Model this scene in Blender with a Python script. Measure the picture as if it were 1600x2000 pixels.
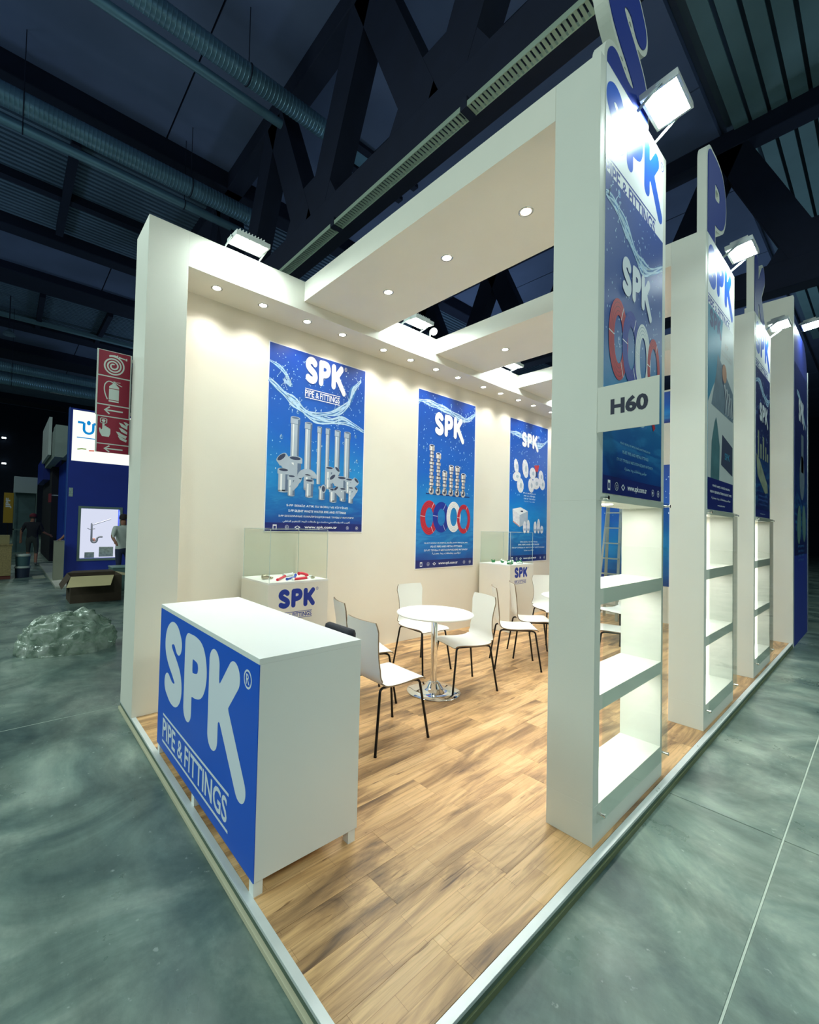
import bpy, bmesh, math, random
import numpy as np
from mathutils import Vector, Matrix, noise
from mathutils.geometry import tessellate_polygon
R = math.radians
rnd = random.Random(7)
S = bpy.context.scene
for o in list(bpy.data.objects): bpy.data.objects.remove(o)
COL = S.collection

# ------------------------------------------------------------------ camera
FPX, YAW, PITCH, ROLL, CX, CY, EYE = 848.69, 49.974, 1.3756, 1.3589, 724.18, 1004.79, 1.55
a, p, r = R(YAW), R(PITCH), R(ROLL)
fwd = Vector((math.cos(a)*math.cos(p), math.sin(a)*math.cos(p), math.sin(p)))
rt = Vector((math.sin(a), -math.cos(a), 0)); up = rt.cross(fwd)
r2 = math.cos(r)*rt + math.sin(r)*up; u2 = -math.sin(r)*rt + math.cos(r)*up
cd = bpy.data.cameras.new('camera'); cam = bpy.data.objects.new('camera', cd); COL.objects.link(cam)
M = Matrix((r2, u2, -fwd)).transposed().to_4x4(); M.translation = Vector((0, 0, EYE)); cam.matrix_world = M
cd.sensor_fit = 'HORIZONTAL'; cd.sensor_width = 36; cd.lens = FPX/1600*36
cd.shift_x = (800-CX)/1600; cd.shift_y = (CY-1000)/1600; cd.clip_start = .05; cd.clip_end = 300
S.camera = cam
# ------------------------------------------------------------------ world, exposure, hall lamps and added fill lights
S.view_settings.view_transform = 'Standard'; S.view_settings.look = 'None'
S.view_settings.exposure = -0.10; S.view_settings.gamma = 1; S.view_settings.use_curve_mapping = False
w = bpy.data.worlds.new('world'); S.world = w; w.use_nodes = True
w.node_tree.nodes['Background'].inputs[0].default_value = (.02, .05, .12, 1)
w.node_tree.nodes['Background'].inputs[1].default_value = .5
def area(loc, sx, sy, power, col, rot=(0, 0, 0)):
    l = bpy.data.lights.new('unseen_hall_light', 'AREA'); l.shape = 'RECTANGLE'; l.size = sx; l.size_y = sy
    l.energy = power; l.color = col
    o = bpy.data.objects.new('unseen_hall_light', l); o.location = loc; o.rotation_euler = rot; COL.objects.link(o)
    return o
HC = (.80, 1.0, .92)
for (x, y, e) in [(-4, -5, 520), (3, -7, 420), (-7, 4, 420), (11, -6, 330), (-4, 12, 200), (20, -5, 250), (-5, 24, 200), (2, 36, 350)]:
    area((x, y, 9.4), 1.6, 1.6, e*.85, HC)

area((-5.5, 7.5, 5.0), 2.5, 2.5, 250, HC, (R(62), 0, R(-115)))  # unseen side light added to brighten the counter front and end pillar
area((-4.5, 1.0, 4.5), 2.0, 2.0, 45, HC, (R(66), 0, R(-80)))  # weaker unseen side light, added with the one above
# unseen up-facing lights added to brighten the roof, as stray light from neighbouring stands
for (x, y, z, e) in [(-2.5, -4.5, 4.2, 420), (6, -6, 4.2, 420), (-6, 6, 4.2, 420), (-6, 16, 4.2, 500), (16, -5, 4.2, 420), (14, 12, 4.2, 700), (24, 4, 4.2, 500), (10, 26, 4.2, 700)]:
    area((x, y, z), 2.2, 2.2, e*.27, (.50, .74, 1.0), (math.pi, 0, 0))

# ------------------------------------------------------------------ node helpers
def nt_new(name):
    m = bpy.data.materials.new(name); m.use_nodes = True
    nt = m.node_tree; b = nt.nodes['Principled BSDF']
    return m, nt, b
def lin(c):
    return tuple((v/255/12.92 if v/255 <= .04045 else ((v/255+.055)/1.055)**2.4) for v in c)+(1,)
MC = {}
def mat(name, c, rough=.5, metal=0, bump=0, bscale=40, var=0, vscale=3, emit=0, spec=None):
    """colour given as sRGB 0-255; slight procedural variation and relief"""
    if name in MC: return MC[name]
    m, nt, b = nt_new(name); L = nt.links
    col = lin(c)
    b.inputs['Base Color'].default_value = col; b.inputs['Roughness'].default_value = rough
    b.inputs['Metallic'].default_value = metal
    if spec is not None: b.inputs['Specular IOR Level'].default_value = spec
    tc = nt.nodes.new('ShaderNodeTexCoord')
    if var:
        n = nt.nodes.new('ShaderNodeTexNoise'); n.inputs['Scale'].default_value = vscale; n.inputs['Detail'].default_value = 5
        L.new(tc.outputs['Object'], n.inputs['Vector'])
        mr = nt.nodes.new('ShaderNodeMapRange'); mr.inputs[3].default_value = 1-var; mr.inputs[4].default_value = 1+var
        mr.inputs[1].default_value = .3; mr.inputs[2].default_value = .7
        L.new(n.outputs['Fac'], mr.inputs[0])
        mx = nt.nodes.new('ShaderNodeVectorMath'); mx.operation = 'SCALE'; mx.inputs[0].default_value = col[:3]
        L.new(mr.outputs[0], mx.inputs['Scale']); L.new(mx.outputs[0], b.inputs['Base Color'])
    if bump:
        n2 = nt.nodes.new('ShaderNodeTexNoise'); n2.inputs['Scale'].default_value = bscale; n2.inputs['Detail'].default_value = 4
        L.new(tc.outputs['Object'], n2.inputs['Vector'])
        bp = nt.nodes.new('ShaderNodeBump'); bp.inputs['Strength'].default_value = bump; bp.inputs['Distance'].default_value = .01
        L.new(n2.outputs['Fac'], bp.inputs['Height']); L.new(bp.outputs[0], b.inputs['Normal'])
    if emit:
        b.inputs['Emission Color'].default_value = col; b.inputs['Emission Strength'].default_value = emit
    MC[name] = m; return m
def ramp(nt, fac, stops):
    cr = nt.nodes.new('ShaderNodeValToRGB'); e = cr.color_ramp.elements
    while len(e) < len(stops): e.new(.5)
    for i, (ps, c) in enumerate(stops): e[i].position = ps; e[i].color = lin(c)
    nt.links.new(fac, cr.inputs[0]); return cr
def thin_glass(name, tint, gloss=.05, alpha=.06):
    m, nt, b = nt_new(name); L = nt.links; out = nt.nodes['Material Output']
    t = nt.nodes.new('ShaderNodeBsdfTransparent'); t.inputs[0].default_value = lin(tint)
    g = nt.nodes.new('ShaderNodeBsdfGlossy'); g.inputs['Roughness'].default_value = gloss
    f = nt.nodes.new('ShaderNodeLayerWeight'); f.inputs[0].default_value = .5     # Schlick: .03 + .9 facing^5, the same from both sides
    pw = nt.nodes.new('ShaderNodeMath'); pw.operation = 'POWER'; pw.inputs[1].default_value = 5; L.new(f.outputs['Facing'], pw.inputs[0])
    ad = nt.nodes.new('ShaderNodeMath'); ad.operation = 'MULTIPLY_ADD'; ad.inputs[1].default_value = .8; ad.inputs[2].default_value = alpha*.5
    L.new(pw.outputs[0], ad.inputs[0])
    ms = nt.nodes.new('ShaderNodeMixShader'); L.new(ad.outputs[0], ms.inputs[0]); L.new(t.outputs[0], ms.inputs[1]); L.new(g.outputs[0], ms.inputs[2])
    L.new(ms.outputs[0], out.inputs['Surface']); return m
WHITE = mat('painted_white', (236, 233, 222), .45, bump=.04, bscale=120, var=.015)
WALLM = mat('wall_cream', (234, 228, 214), .7, bump=.05, bscale=90, var=.02, vscale=1.5)
COLM = mat('column_white', (228, 229, 220), .55, bump=.04, bscale=120, var=.015)
DESKW = mat('counter_white', (240, 241, 238), .4, bump=.03, bscale=160)
BLUE = mat('logo_blue', (2, 90, 214), .38, var=.02)
BLUED = mat('logo_dark_blue', (10, 50, 160), .4)
PBLUE = mat('booth_blue', (12, 44, 150), .55, var=.05)
LWHITE = mat('print_white', (232, 238, 248), .5)
PWHITE = mat('print_pure_white', (245, 247, 250), .5)
ALU = mat('brushed_aluminium', (190, 200, 198), .35, .85, bump=.05, bscale=60)
TRIM = mat('trim_aluminium', (216, 222, 222), .42, .3, bump=.06, bscale=50, var=.04, vscale=9)
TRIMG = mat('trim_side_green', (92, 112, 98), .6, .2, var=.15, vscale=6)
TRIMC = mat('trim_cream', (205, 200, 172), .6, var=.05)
CHROME = mat('chrome', (235, 238, 240), .06, 1)
BLACKM = mat('black_metal', (16, 15, 18), .35, .4)
BLACKF = mat('black_upholstery', (14, 17, 34), .6, bump=.2, bscale=200)
SHELL = mat('chair_white_laminate', (236, 236, 230), .35)
PLYEDGE = mat('plywood_edge', (128, 108, 84), .6, var=.1, vscale=40)
STEEL = mat('stud_steel', (210, 212, 210), .2, 1)
GLASS = thin_glass('glass_pane', (250, 254, 252))
ACRYL = thin_glass('acrylic_pane', (252, 254, 252), .03, .02)
def emis(name, c, s):
    if name in MC: return MC[name]
    m, nt, b = nt_new(name); e = nt.nodes.new('ShaderNodeEmission'); e.inputs[0].default_value = lin(c); e.inputs[1].default_value = s
    nt.links.new(e.outputs[0], nt.nodes['Material Output'].inputs['Surface']); MC[name] = m; return m
FLOODE = emis('floodlight_glow', (238, 255, 252), 95)
DOWNE = emis('downlight_glow', (255, 250, 232), 22)

# ------------------------------------------------------------------ mesh helpers (all geometry is given in world coordinates)
ORG = {}
def finish(name, bm, mats, parent=None, label=None, cat=None, group=None, kind=None, smooth=False, angle=None):
    me = bpy.data.meshes.new(name)
    if parent is not None: org = ORG[parent.name]
    else:
        vs = [v.co for v in bm.verts]
        lo = [min(v[i] for v in vs) for i in range(3)]; hi = [max(v[i] for v in vs) for i in range(3)]
        org = Vector(((lo[0]+hi[0])/2, (lo[1]+hi[1])/2, lo[2]))
    bmesh.ops.translate(bm, verts=bm.verts, vec=-org)
    bm.normal_update()
    bm.to_mesh(me); bm.free()
    for m in (mats if isinstance(mats, (list, tuple)) else [mats]): me.materials.append(m)
    if smooth:
        for pl in me.polygons: pl.use_smooth = True
        if angle: me.set_sharp_from_angle(angle=R(angle))
    o = bpy.data.objects.new(name, me); COL.objects.link(o)
    ORG[o.name] = org.copy()
    if parent is not None: o.parent = parent
    else: o.location = org
    props(o, label, cat, group, kind)
    return o
def props(o, label=None, cat=None, group=None, kind=None):
    if label: o['label'] = label
    if cat: o['category'] = cat
    if group: o['group'] = group
    if kind: o['kind'] = kind
def thing(name, label, cat, loc, group=None, kind=None):
    o = bpy.data.objects.new(name, None); o.empty_display_size = .1; COL.objects.link(o); o.location = loc
    ORG[o.name] = Vector(loc); props(o, label, cat, group, kind); return o
def copy_tree(src, parent=None):
    c = src.copy(); COL.objects.link(c); c.parent = parent
    ORG[c.name] = ORG[src.name].copy()
    for ch in list(src.children): copy_tree(ch, c)
    return c
def box(bm, x0, x1, y0, y1, z0, z1, bev=0, mi=0):
    m = Matrix.Diagonal((abs(x1-x0), abs(y1-y0), abs(z1-z0), 1)); m.translation = Vector(((x0+x1)/2, (y0+y1)/2, (z0+z1)/2))
    g = bmesh.ops.create_cube(bm, size=1, matrix=m)
    fs = set(f for v in g['verts'] for f in v.link_faces)
    for f in fs: f.material_index = mi
    if bev:
        es = list(set(e for v in g['verts'] for e in v.link_edges))
        rr = bmesh.ops.bevel(bm, geom=es, offset=bev, segments=2, affect='EDGES', profile=.5)
        for f in rr['faces']: f.material_index = mi
def obox(bm, c, ax, ay, az, mi=0):
    """oriented box: centre and three half vectors"""
    c = Vector(c); ax = Vector(ax); ay = Vector(ay); az = Vector(az)
    v = [bm.verts.new(c+i*ax+j*ay+k*az) for i in (-1, 1) for j in (-1, 1) for k in (-1, 1)]
    for q in ((0, 1, 3, 2), (4, 6, 7, 5), (0, 4, 5, 1), (2, 3, 7, 6), (0, 2, 6, 4), (1, 5, 7, 3)):
        f = bm.faces.new([v[i] for i in q]); f.material_index = mi
def bar(bm, p0, p1, wx, wy, mi=0, upv=(0, 0, 1)):
    p0 = Vector(p0); p1 = Vector(p1); d = (p1-p0); L = d.length; d.normalize()
    s = d.cross(Vector(upv))
    if s.length < 1e-3: s = d.cross(Vector((1, 0, 0)))
    s.normalize(); t = s.cross(d)
    obox(bm, (p0+p1)/2, d*L/2, s*wx/2, t*wy/2, mi)
def tube(bm, pts, rad, seg=10, caps=True, mi=0):
    pts = [Vector(q) for q in pts]; n = len(pts); rings = []
    rads = rad if isinstance(rad, (list, tuple)) else [rad]*n
    t0 = (pts[1]-pts[0]).normalized(); s = t0.orthogonal().normalized()
    for i in range(n):
        t = (pts[min(i+1, n-1)]-pts[max(i-1, 0)]).normalized()
        s = (s-t*s.dot(t)).normalized(); b = t.cross(s)
        rings.append([bm.verts.new(pts[i]+rads[i]*(math.cos(2*math.pi*k/seg)*s+math.sin(2*math.pi*k/seg)*b)) for k in range(seg)])
    for i in range(n-1):
        for k in range(seg):
            f = bm.faces.new((rings[i][k], rings[i][(k+1) % seg], rings[i+1][(k+1) % seg], rings[i+1][k])); f.material_index = mi
    if caps:
        f = bm.faces.new(rings[0][::-1]); f.material_index = mi; f = bm.faces.new(rings[-1]); f.material_index = mi
def lathe(bm, prof, cx, cy, seg=32, mi=0):
    rings = []
    for (rr, z) in prof:
        rings.append([bm.verts.new((cx+rr*math.cos(2*math.pi*k/seg), cy+rr*math.sin(2*math.pi*k/seg), z)) for k in range(seg)] if rr > 1e-5 else [bm.verts.new((cx, cy, z))])
    for i in range(len(rings)-1):
        A, B = rings[i], rings[i+1]
        for k in range(seg):
            k2 = (k+1) % seg
            if len(A) == 1: vs = (A[0], B[k], B[k2])
            elif len(B) == 1: vs = (A[k], A[k2], B[0])
            else: vs = (A[k], A[k2], B[k2], B[k])
            f = bm.faces.new(vs); f.material_index = mi
def arc(c, u, v, rad, a0, a1, n):
    return [Vector(c)+rad*(math.cos(R(a0+(a1-a0)*i/n))*Vector(u)+math.sin(R(a0+(a1-a0)*i/n))*Vector(v)) for i in range(n+1)]
BM = bmesh.new

# ------------------------------------------------------------------ flat print: shapes on a plane (u, v) -> world
def field_polys(strokes, step, pad=.02, cut=None, grow=0, base=None):
    """strokes: list of (points, radius or radii). union -> marching-square polygons in 2-D"""
    segs = []
    for pts, rad in strokes:
        rs = rad if isinstance(rad, (list, tuple)) else [rad]*len(pts)
        if len(pts) == 1: segs.append((pts[0], pts[0], rs[0], rs[0]))
        for i in range(len(pts)-1): segs.append((pts[i], pts[i+1], rs[i], rs[i+1]))
    mr = max(max(s[2], s[3]) for s in segs)+grow+pad
    x0 = min(min(s[0][0], s[1][0]) for s in segs)-mr; x1 = max(max(s[0][0], s[1][0]) for s in segs)+mr
    y0 = min(min(s[0][1], s[1][1]) for s in segs)-mr; y1 = max(max(s[0][1], s[1][1]) for s in segs)+mr
    xs = np.arange(x0, x1+step, step); ys = np.arange(y0, y1+step, step)
    X, Y = np.meshgrid(xs, ys, indexing='ij'); F = np.full(X.shape, -9.)
    for (ax, ay), (bx, by), ra, rb in segs:
        dx, dy = bx-ax, by-ay; l2 = dx*dx+dy*dy
        t = np.clip(((X-ax)*dx+(Y-ay)*dy)/l2, 0, 1) if l2 > 1e-12 else np.zeros_like(X)
        F = np.maximum(F, (ra+(rb-ra)*t)+grow-np.hypot(X-ax-t*dx, Y-ay-t*dy))
    if cut is not None: F = np.minimum(F, Y-cut)
    out = []
    nx, ny = X.shape
    for i in range(nx-1):
        for j in range(ny-1):
            f = (F[i, j], F[i+1, j], F[i+1, j+1], F[i, j+1])
            if max(f) <= 0: continue
            c = ((xs[i], ys[j]), (xs[i+1], ys[j]), (xs[i+1], ys[j+1]), (xs[i], ys[j+1]))
            poly = []
            for k in range(4):
                k2 = (k+1) % 4
                if f[k] > 0: poly.append(c[k])
                if (f[k] > 0) != (f[k2] > 0):
                    t = f[k]/(f[k]-f[k2]); poly.append((c[k][0]+t*(c[k2][0]-c[k][0]), c[k][1]+t*(c[k2][1]-c[k][1])))
            if len(poly) >= 3: out.append(poly)
    return out
def curve_pts(pts, n=6):
    """Catmull-Rom smoothing"""
    P = [pts[0]]+list(pts)+[pts[-1]]; out = []
    for i in range(1, len(P)-2):
        for k in range(n):
            t = k/n; q = []
            for d in range(len(P[0])):
                a_, b_, c_, d_ = P[i-1][d], P[i][d], P[i+1][d], P[i+2][d]
                q.append(.5*((2*b_)+(-a_+c_)*t+(2*a_-5*b_+4*c_-d_)*t*t+(-a_+3*b_-3*c_+d_)*t**3))
            out.append(tuple(q))
    out.append(tuple(pts[-1])); return out
# the bubble letters, unit: as drawn on the counter front (cap height .50, S starts at x = 0)
def sh(pts, dx=-.125, dy=-.405): return [(x+dx, y+dy) for x, y in pts]
GS = [(curve_pts(sh([(.395, .800), (.345, .838), (.270, .842), (.205, .800), (.195, .735), (.245, .685), (.330, .640), (.400, .590), (.412, .525), (.360, .480), (.280, .475), (.200, .505)])), .068)]
GP = [(sh([(.592, .474), (.592, .838)]), .068), (curve_pts(sh([(.592, .838), (.70, .842), (.785, .822), (.818, .745), (.785, .668), (.70, .638), (.60, .635)])), .066)]
GK = [(sh([(.985, .474), (.985, .838)]), .068), (sh([(1.228, .838), (1.05, .640)]), .068), (sh([(1.075, .680), (1.325, .378)]), [.070, .062])]
GKS = [GK[0], GK[1], (sh([(1.075, .680), (1.235, .476)]), [.070, .066])]
LOGO = {}
def glyph(kind):
    if kind not in LOGO:
        st = {'SPK': GS+GP+GK, 'SPKs': GS+GP+GKS}[kind]
        LOGO[kind] = field_polys(st, .0125)
    return LOGO[kind]
TXT = {}
def text_polys(s, bold=.0):
    k = (s, bold)
    if k in TXT: return TXT[k]
    cu = bpy.data.curves.new('t', 'FONT'); cu.body = s; cu.size = 1; cu.offset = bold; cu.resolution_u = 3
    o = bpy.data.objects.new('t', cu); COL.objects.link(o)
    dg = bpy.context.evaluated_depsgraph_get(); me = bpy.data.meshes.new_from_object(o.evaluated_get(dg))
    vs = [(v.co.x, v.co.y) for v in me.vertices]; P = [[vs[i] for i in pl.vertices] for pl in me.polygons]
    bpy.data.objects.remove(o); bpy.data.curves.remove(cu); bpy.data.meshes.remove(me)
    if vs:
        x0 = min(v[0] for v in vs); x1 = max(v[0] for v in vs); y0 = min(v[1] for v in vs); y1 = max(v[1] for v in vs)
    else: x0, x1, y0, y1 = 0, 1, 0, 1
    P = [[((x-x0)/(x1-x0), (y-y0)/(y1-y0)) for x, y in q] for q in P]
    TXT[k] = P; return P
class Art:
    """print on a plane: origin o, u and v unit vectors, n normal (towards the viewer)"""
    def __init__(s, o, u, v, n):
        s.o = Vector(o); s.u = Vector(u); s.v = Vector(v); s.n = Vector(n); s.bm = BM(); s.m = []
    def mi(s, m):
        if m not in s.m: s.m.append(m)
        return s.m.index(m)
    def P(s, x, y, l): return s.o+s.u*x+s.v*y+s.n*(.00022*l)
    def poly(s, pts, m, l=1):
        if len(pts) < 3: return
        vs = [s.bm.verts.new(s.P(x, y, l)) for x, y in pts]
        k = s.mi(m)
        if len(vs) <= 4:
            f = s.bm.faces.new(vs); f.material_index = k
        else:
            for t in tessellate_polygon([[Vector((x, y, 0)) for x, y in pts]]):
                try:
                    f = s.bm.faces.new([vs[i] for i in t]); f.material_index = k
                except ValueError: pass
    def rect(s, x0, x1, y0, y1, m, l=1): s.poly([(x0, y0), (x1, y0), (x1, y1), (x0, y1)], m, l)
    def ell(s, x, y, rx, ry, m, l=1, n=16, rot=0):
        s.poly([(x+rx*math.cos(t)*math.cos(rot)-ry*math.sin(t)*math.sin(rot), y+rx*math.cos(t)*math.sin(rot)+ry*math.sin(t)*math.cos(rot)) for t in [2*math.pi*k/n for k in range(n)]], m, l)
    def ring(s, x, y, rx, ry, tx, ty, m, l=1, n=28, a0=0, a1=360):
        for k in range(n):
            t0 = R(a0+(a1-a0)*k/n); t1 = R(a0+(a1-a0)*(k+1)/n)
            s.poly([(x+rx*math.cos(t0), y+ry*math.sin(t0)), (x+rx*math.cos(t1), y+ry*math.sin(t1)),
                    (x+(rx-tx)*math.cos(t1), y+(ry-ty)*math.sin(t1)), (x+(rx-tx)*math.cos(t0), y+(ry-ty)*math.sin(t0))], m, l)
    def stroke(s, pts, wd, m, l=1):
        n = len(pts); ws = wd if isinstance(wd, (list, tuple)) else [wd]*n; L_, R_ = [], []
        for i in range(n):
            ax, ay = pts[max(i-1, 0)]; bx, by = pts[min(i+1, n-1)]; dx, dy = bx-ax, by-ay; q = math.hypot(dx, dy) or 1
            L_.append((pts[i][0]-dy/q*ws[i]/2, pts[i][1]+dx/q*ws[i]/2)); R_.append((pts[i][0]+dy/q*ws[i]/2, pts[i][1]-dx/q*ws[i]/2))
        for i in range(n-1): s.poly([R_[i], R_[i+1], L_[i+1], L_[i]], m, l)
    def polys(s, P, m, x, y, sx, sy, l=1):
        for q in P: s.poly([(x+sx*a_, y+sy*b_) for a_, b_ in q], m, l)
    def text(s, t, m, x, y, wd, h, l=1, bold=.0): s.polys(text_polys(t, bold), m, x, y, wd, h, l)
    def logo(s, kind, m, x, y, sc, l=1, sy=None, lines=True, lm=None, reg=True):
        lm = lm or m; sy = sy or sc
        s.polys(glyph(kind), m, x, y, sc, sy, l)
        if lines:
            s.rect(x+0*sc, x+1.085*sc, y-.122*sy, y-.108*sy, lm, l); s.rect(x+0*sc, x+1.085*sc, y-.290*sy, y-.276*sy, lm, l)
            s.text('PIPE', lm, x, y-.258*sy, .27*sc, .12*sy, l, .02); s.text('&', lm, x+.315*sc, y-.256*sy, .10*sc, .105*sy, l, .01)
            s.text('FITTINGS', lm, x+.45*sc, y-.258*sy, .62*sc, .12*sy, l, .02)
        if reg:
            s.ring(x+1.25*sc, y+.462*sy, .040*sc, .042*sy, .008*sc, .009*sy, lm, l, 20); s.text('R', lm, x+1.233*sc, y+.440*sy, .034*sc, .044*sy, l, .01)
    def done(s, name, parent, label=None):
        bmesh.ops.remove_doubles(s.bm, verts=s.bm.verts, dist=1e-5)
        bmesh.ops.dissolve_limit(s.bm, angle_limit=.002, verts=s.bm.verts, edges=s.bm.edges, delimit={'MATERIAL'})
        bmesh.ops.triangulate(s.bm, faces=s.bm.faces)
        s.bm.normal_update()
        for f in s.bm.faces:
            if f.normal.dot(s.n) < 0: f.normal_flip()
        return finish(name, s.bm, s.m, parent, label)

# ------------------------------------------------------------------ hall: concrete floor slabs
X1, X2, X3, XE = 2.241, 4.226, 6.200, 8.640
YC, YB, YF, YW = .931, 1.168, 3.792, 4.211
PX, PY = .800, .877           # outer edges of the raised floor
TOP, HB, ZS = 3.992, 3.794, 3.697
GZ = -.062                    # hall floor level
def concrete():
    m, nt, b = nt_new('polished_concrete'); L = nt.links
    g = nt.nodes.new('ShaderNodeNewGeometry')
    def N(sc, det=5, rg=.55, sx=1, sy=1, dist=0):
        mp = nt.nodes.new('ShaderNodeMapping'); mp.inputs['Scale'].default_value = (sx, sy, 1); L.new(g.outputs['Position'], mp.inputs[0])
        n = nt.nodes.new('ShaderNodeTexNoise'); n.inputs['Scale'].default_value = sc; n.inputs['Detail'].default_value = det
        n.inputs['Roughness'].default_value = rg; n.inputs['Distortion'].default_value = dist; L.new(mp.outputs[0], n.inputs['Vector']); return n.outputs['Fac']
    c1 = ramp(nt, N(1.35, 7, .62, 1, 1, .9), [(.30, (56, 82, 84)), (.50, (112, 132, 124)), (.68, (158, 172, 160))])
    c2 = ramp(nt, N(3.2, 8, .7, 1, .5), [(.38, (150, 156, 158)), (.60, (255, 255, 255))])
    mx = nt.nodes.new('ShaderNodeMix'); mx.data_type = 'RGBA'; mx.blend_type = 'MULTIPLY'; mx.inputs[0].default_value = .55
    L.new(c1.outputs[0], mx.inputs[6]); L.new(c2.outputs[0], mx.inputs[7])
    c3 = ramp(nt, N(26, 3, .5), [(.70, (0, 0, 0)), (.76, (255, 255, 255))])
    sc = nt.nodes.new('ShaderNodeMath'); sc.operation = 'MULTIPLY'; sc.inputs[1].default_value = .35; L.new(c3.outputs[0], sc.inputs[0])
    m2 = nt.nodes.new('ShaderNodeMix'); m2.data_type = 'RGBA'; L.new(sc.outputs[0], m2.inputs[0]); L.new(mx.outputs[2], m2.inputs[6]); m2.inputs[7].default_value = lin((190, 200, 195))
    L.new(m2.outputs[2], b.inputs['Base Color'])
    rr = nt.nodes.new('ShaderNodeMapRange'); rr.inputs[1].default_value = .3; rr.inputs[2].default_value = .7; rr.inputs[3].default_value = .22; rr.inputs[4].default_value = .5
    L.new(N(1.7, 6, .65), rr.inputs[0]); L.new(rr.outputs[0], b.inputs['Roughness'])
    bp = nt.nodes.new('ShaderNodeBump'); bp.inputs['Strength'].default_value = .12; bp.inputs['Distance'].default_value = .01
    L.new(N(14, 6, .6), bp.inputs['Height']); L.new(bp.outputs[0], b.inputs['Normal'])
    return m
CONC = concrete()
flo = thing('floor', None, None, (0, 0, GZ-.1), kind='structure')
bm = BM(); box(bm, -15, 52, -19, 51, GZ-.10, GZ-.03); finish('subfloor', bm, mat('joint_dark', (34, 44, 42), .9), flo)
SX, SY = 6.0, 3.92
nslab = {}
bm = BM()
for j in range(-5, 13): box(bm, -14.8, 51.9, .36+j*SY-.0035, .36+j*SY+.0035, GZ-.03, GZ-.0015)
finish('joint_filler', bm, mat('joint_sealant', (176, 188, 178), .7), flo, kind='stuff')
for i in range(-3, 8):
    for j in range(-5, 13):
        x0 = 3.2+i*SX; y0 = .36+j*SY
        if 'slab' not in nslab:
            bm = BM(); box(bm, .003, SX-.003, .004, SY-.004, -.03, 0, .002)
            me = bpy.data.meshes.new('concrete_slab'); bm.to_mesh(me); bm.free(); me.materials.append(CONC); nslab['slab'] = me
        o = bpy.data.objects.new('concrete_slab', nslab['slab']); COL.objects.link(o); o.parent = flo
        o.location = (x0, y0, GZ+rnd.uniform(-.001, 0)-(GZ-.1)); ORG[o.name] = Vector((0, 0, 0))

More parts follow.
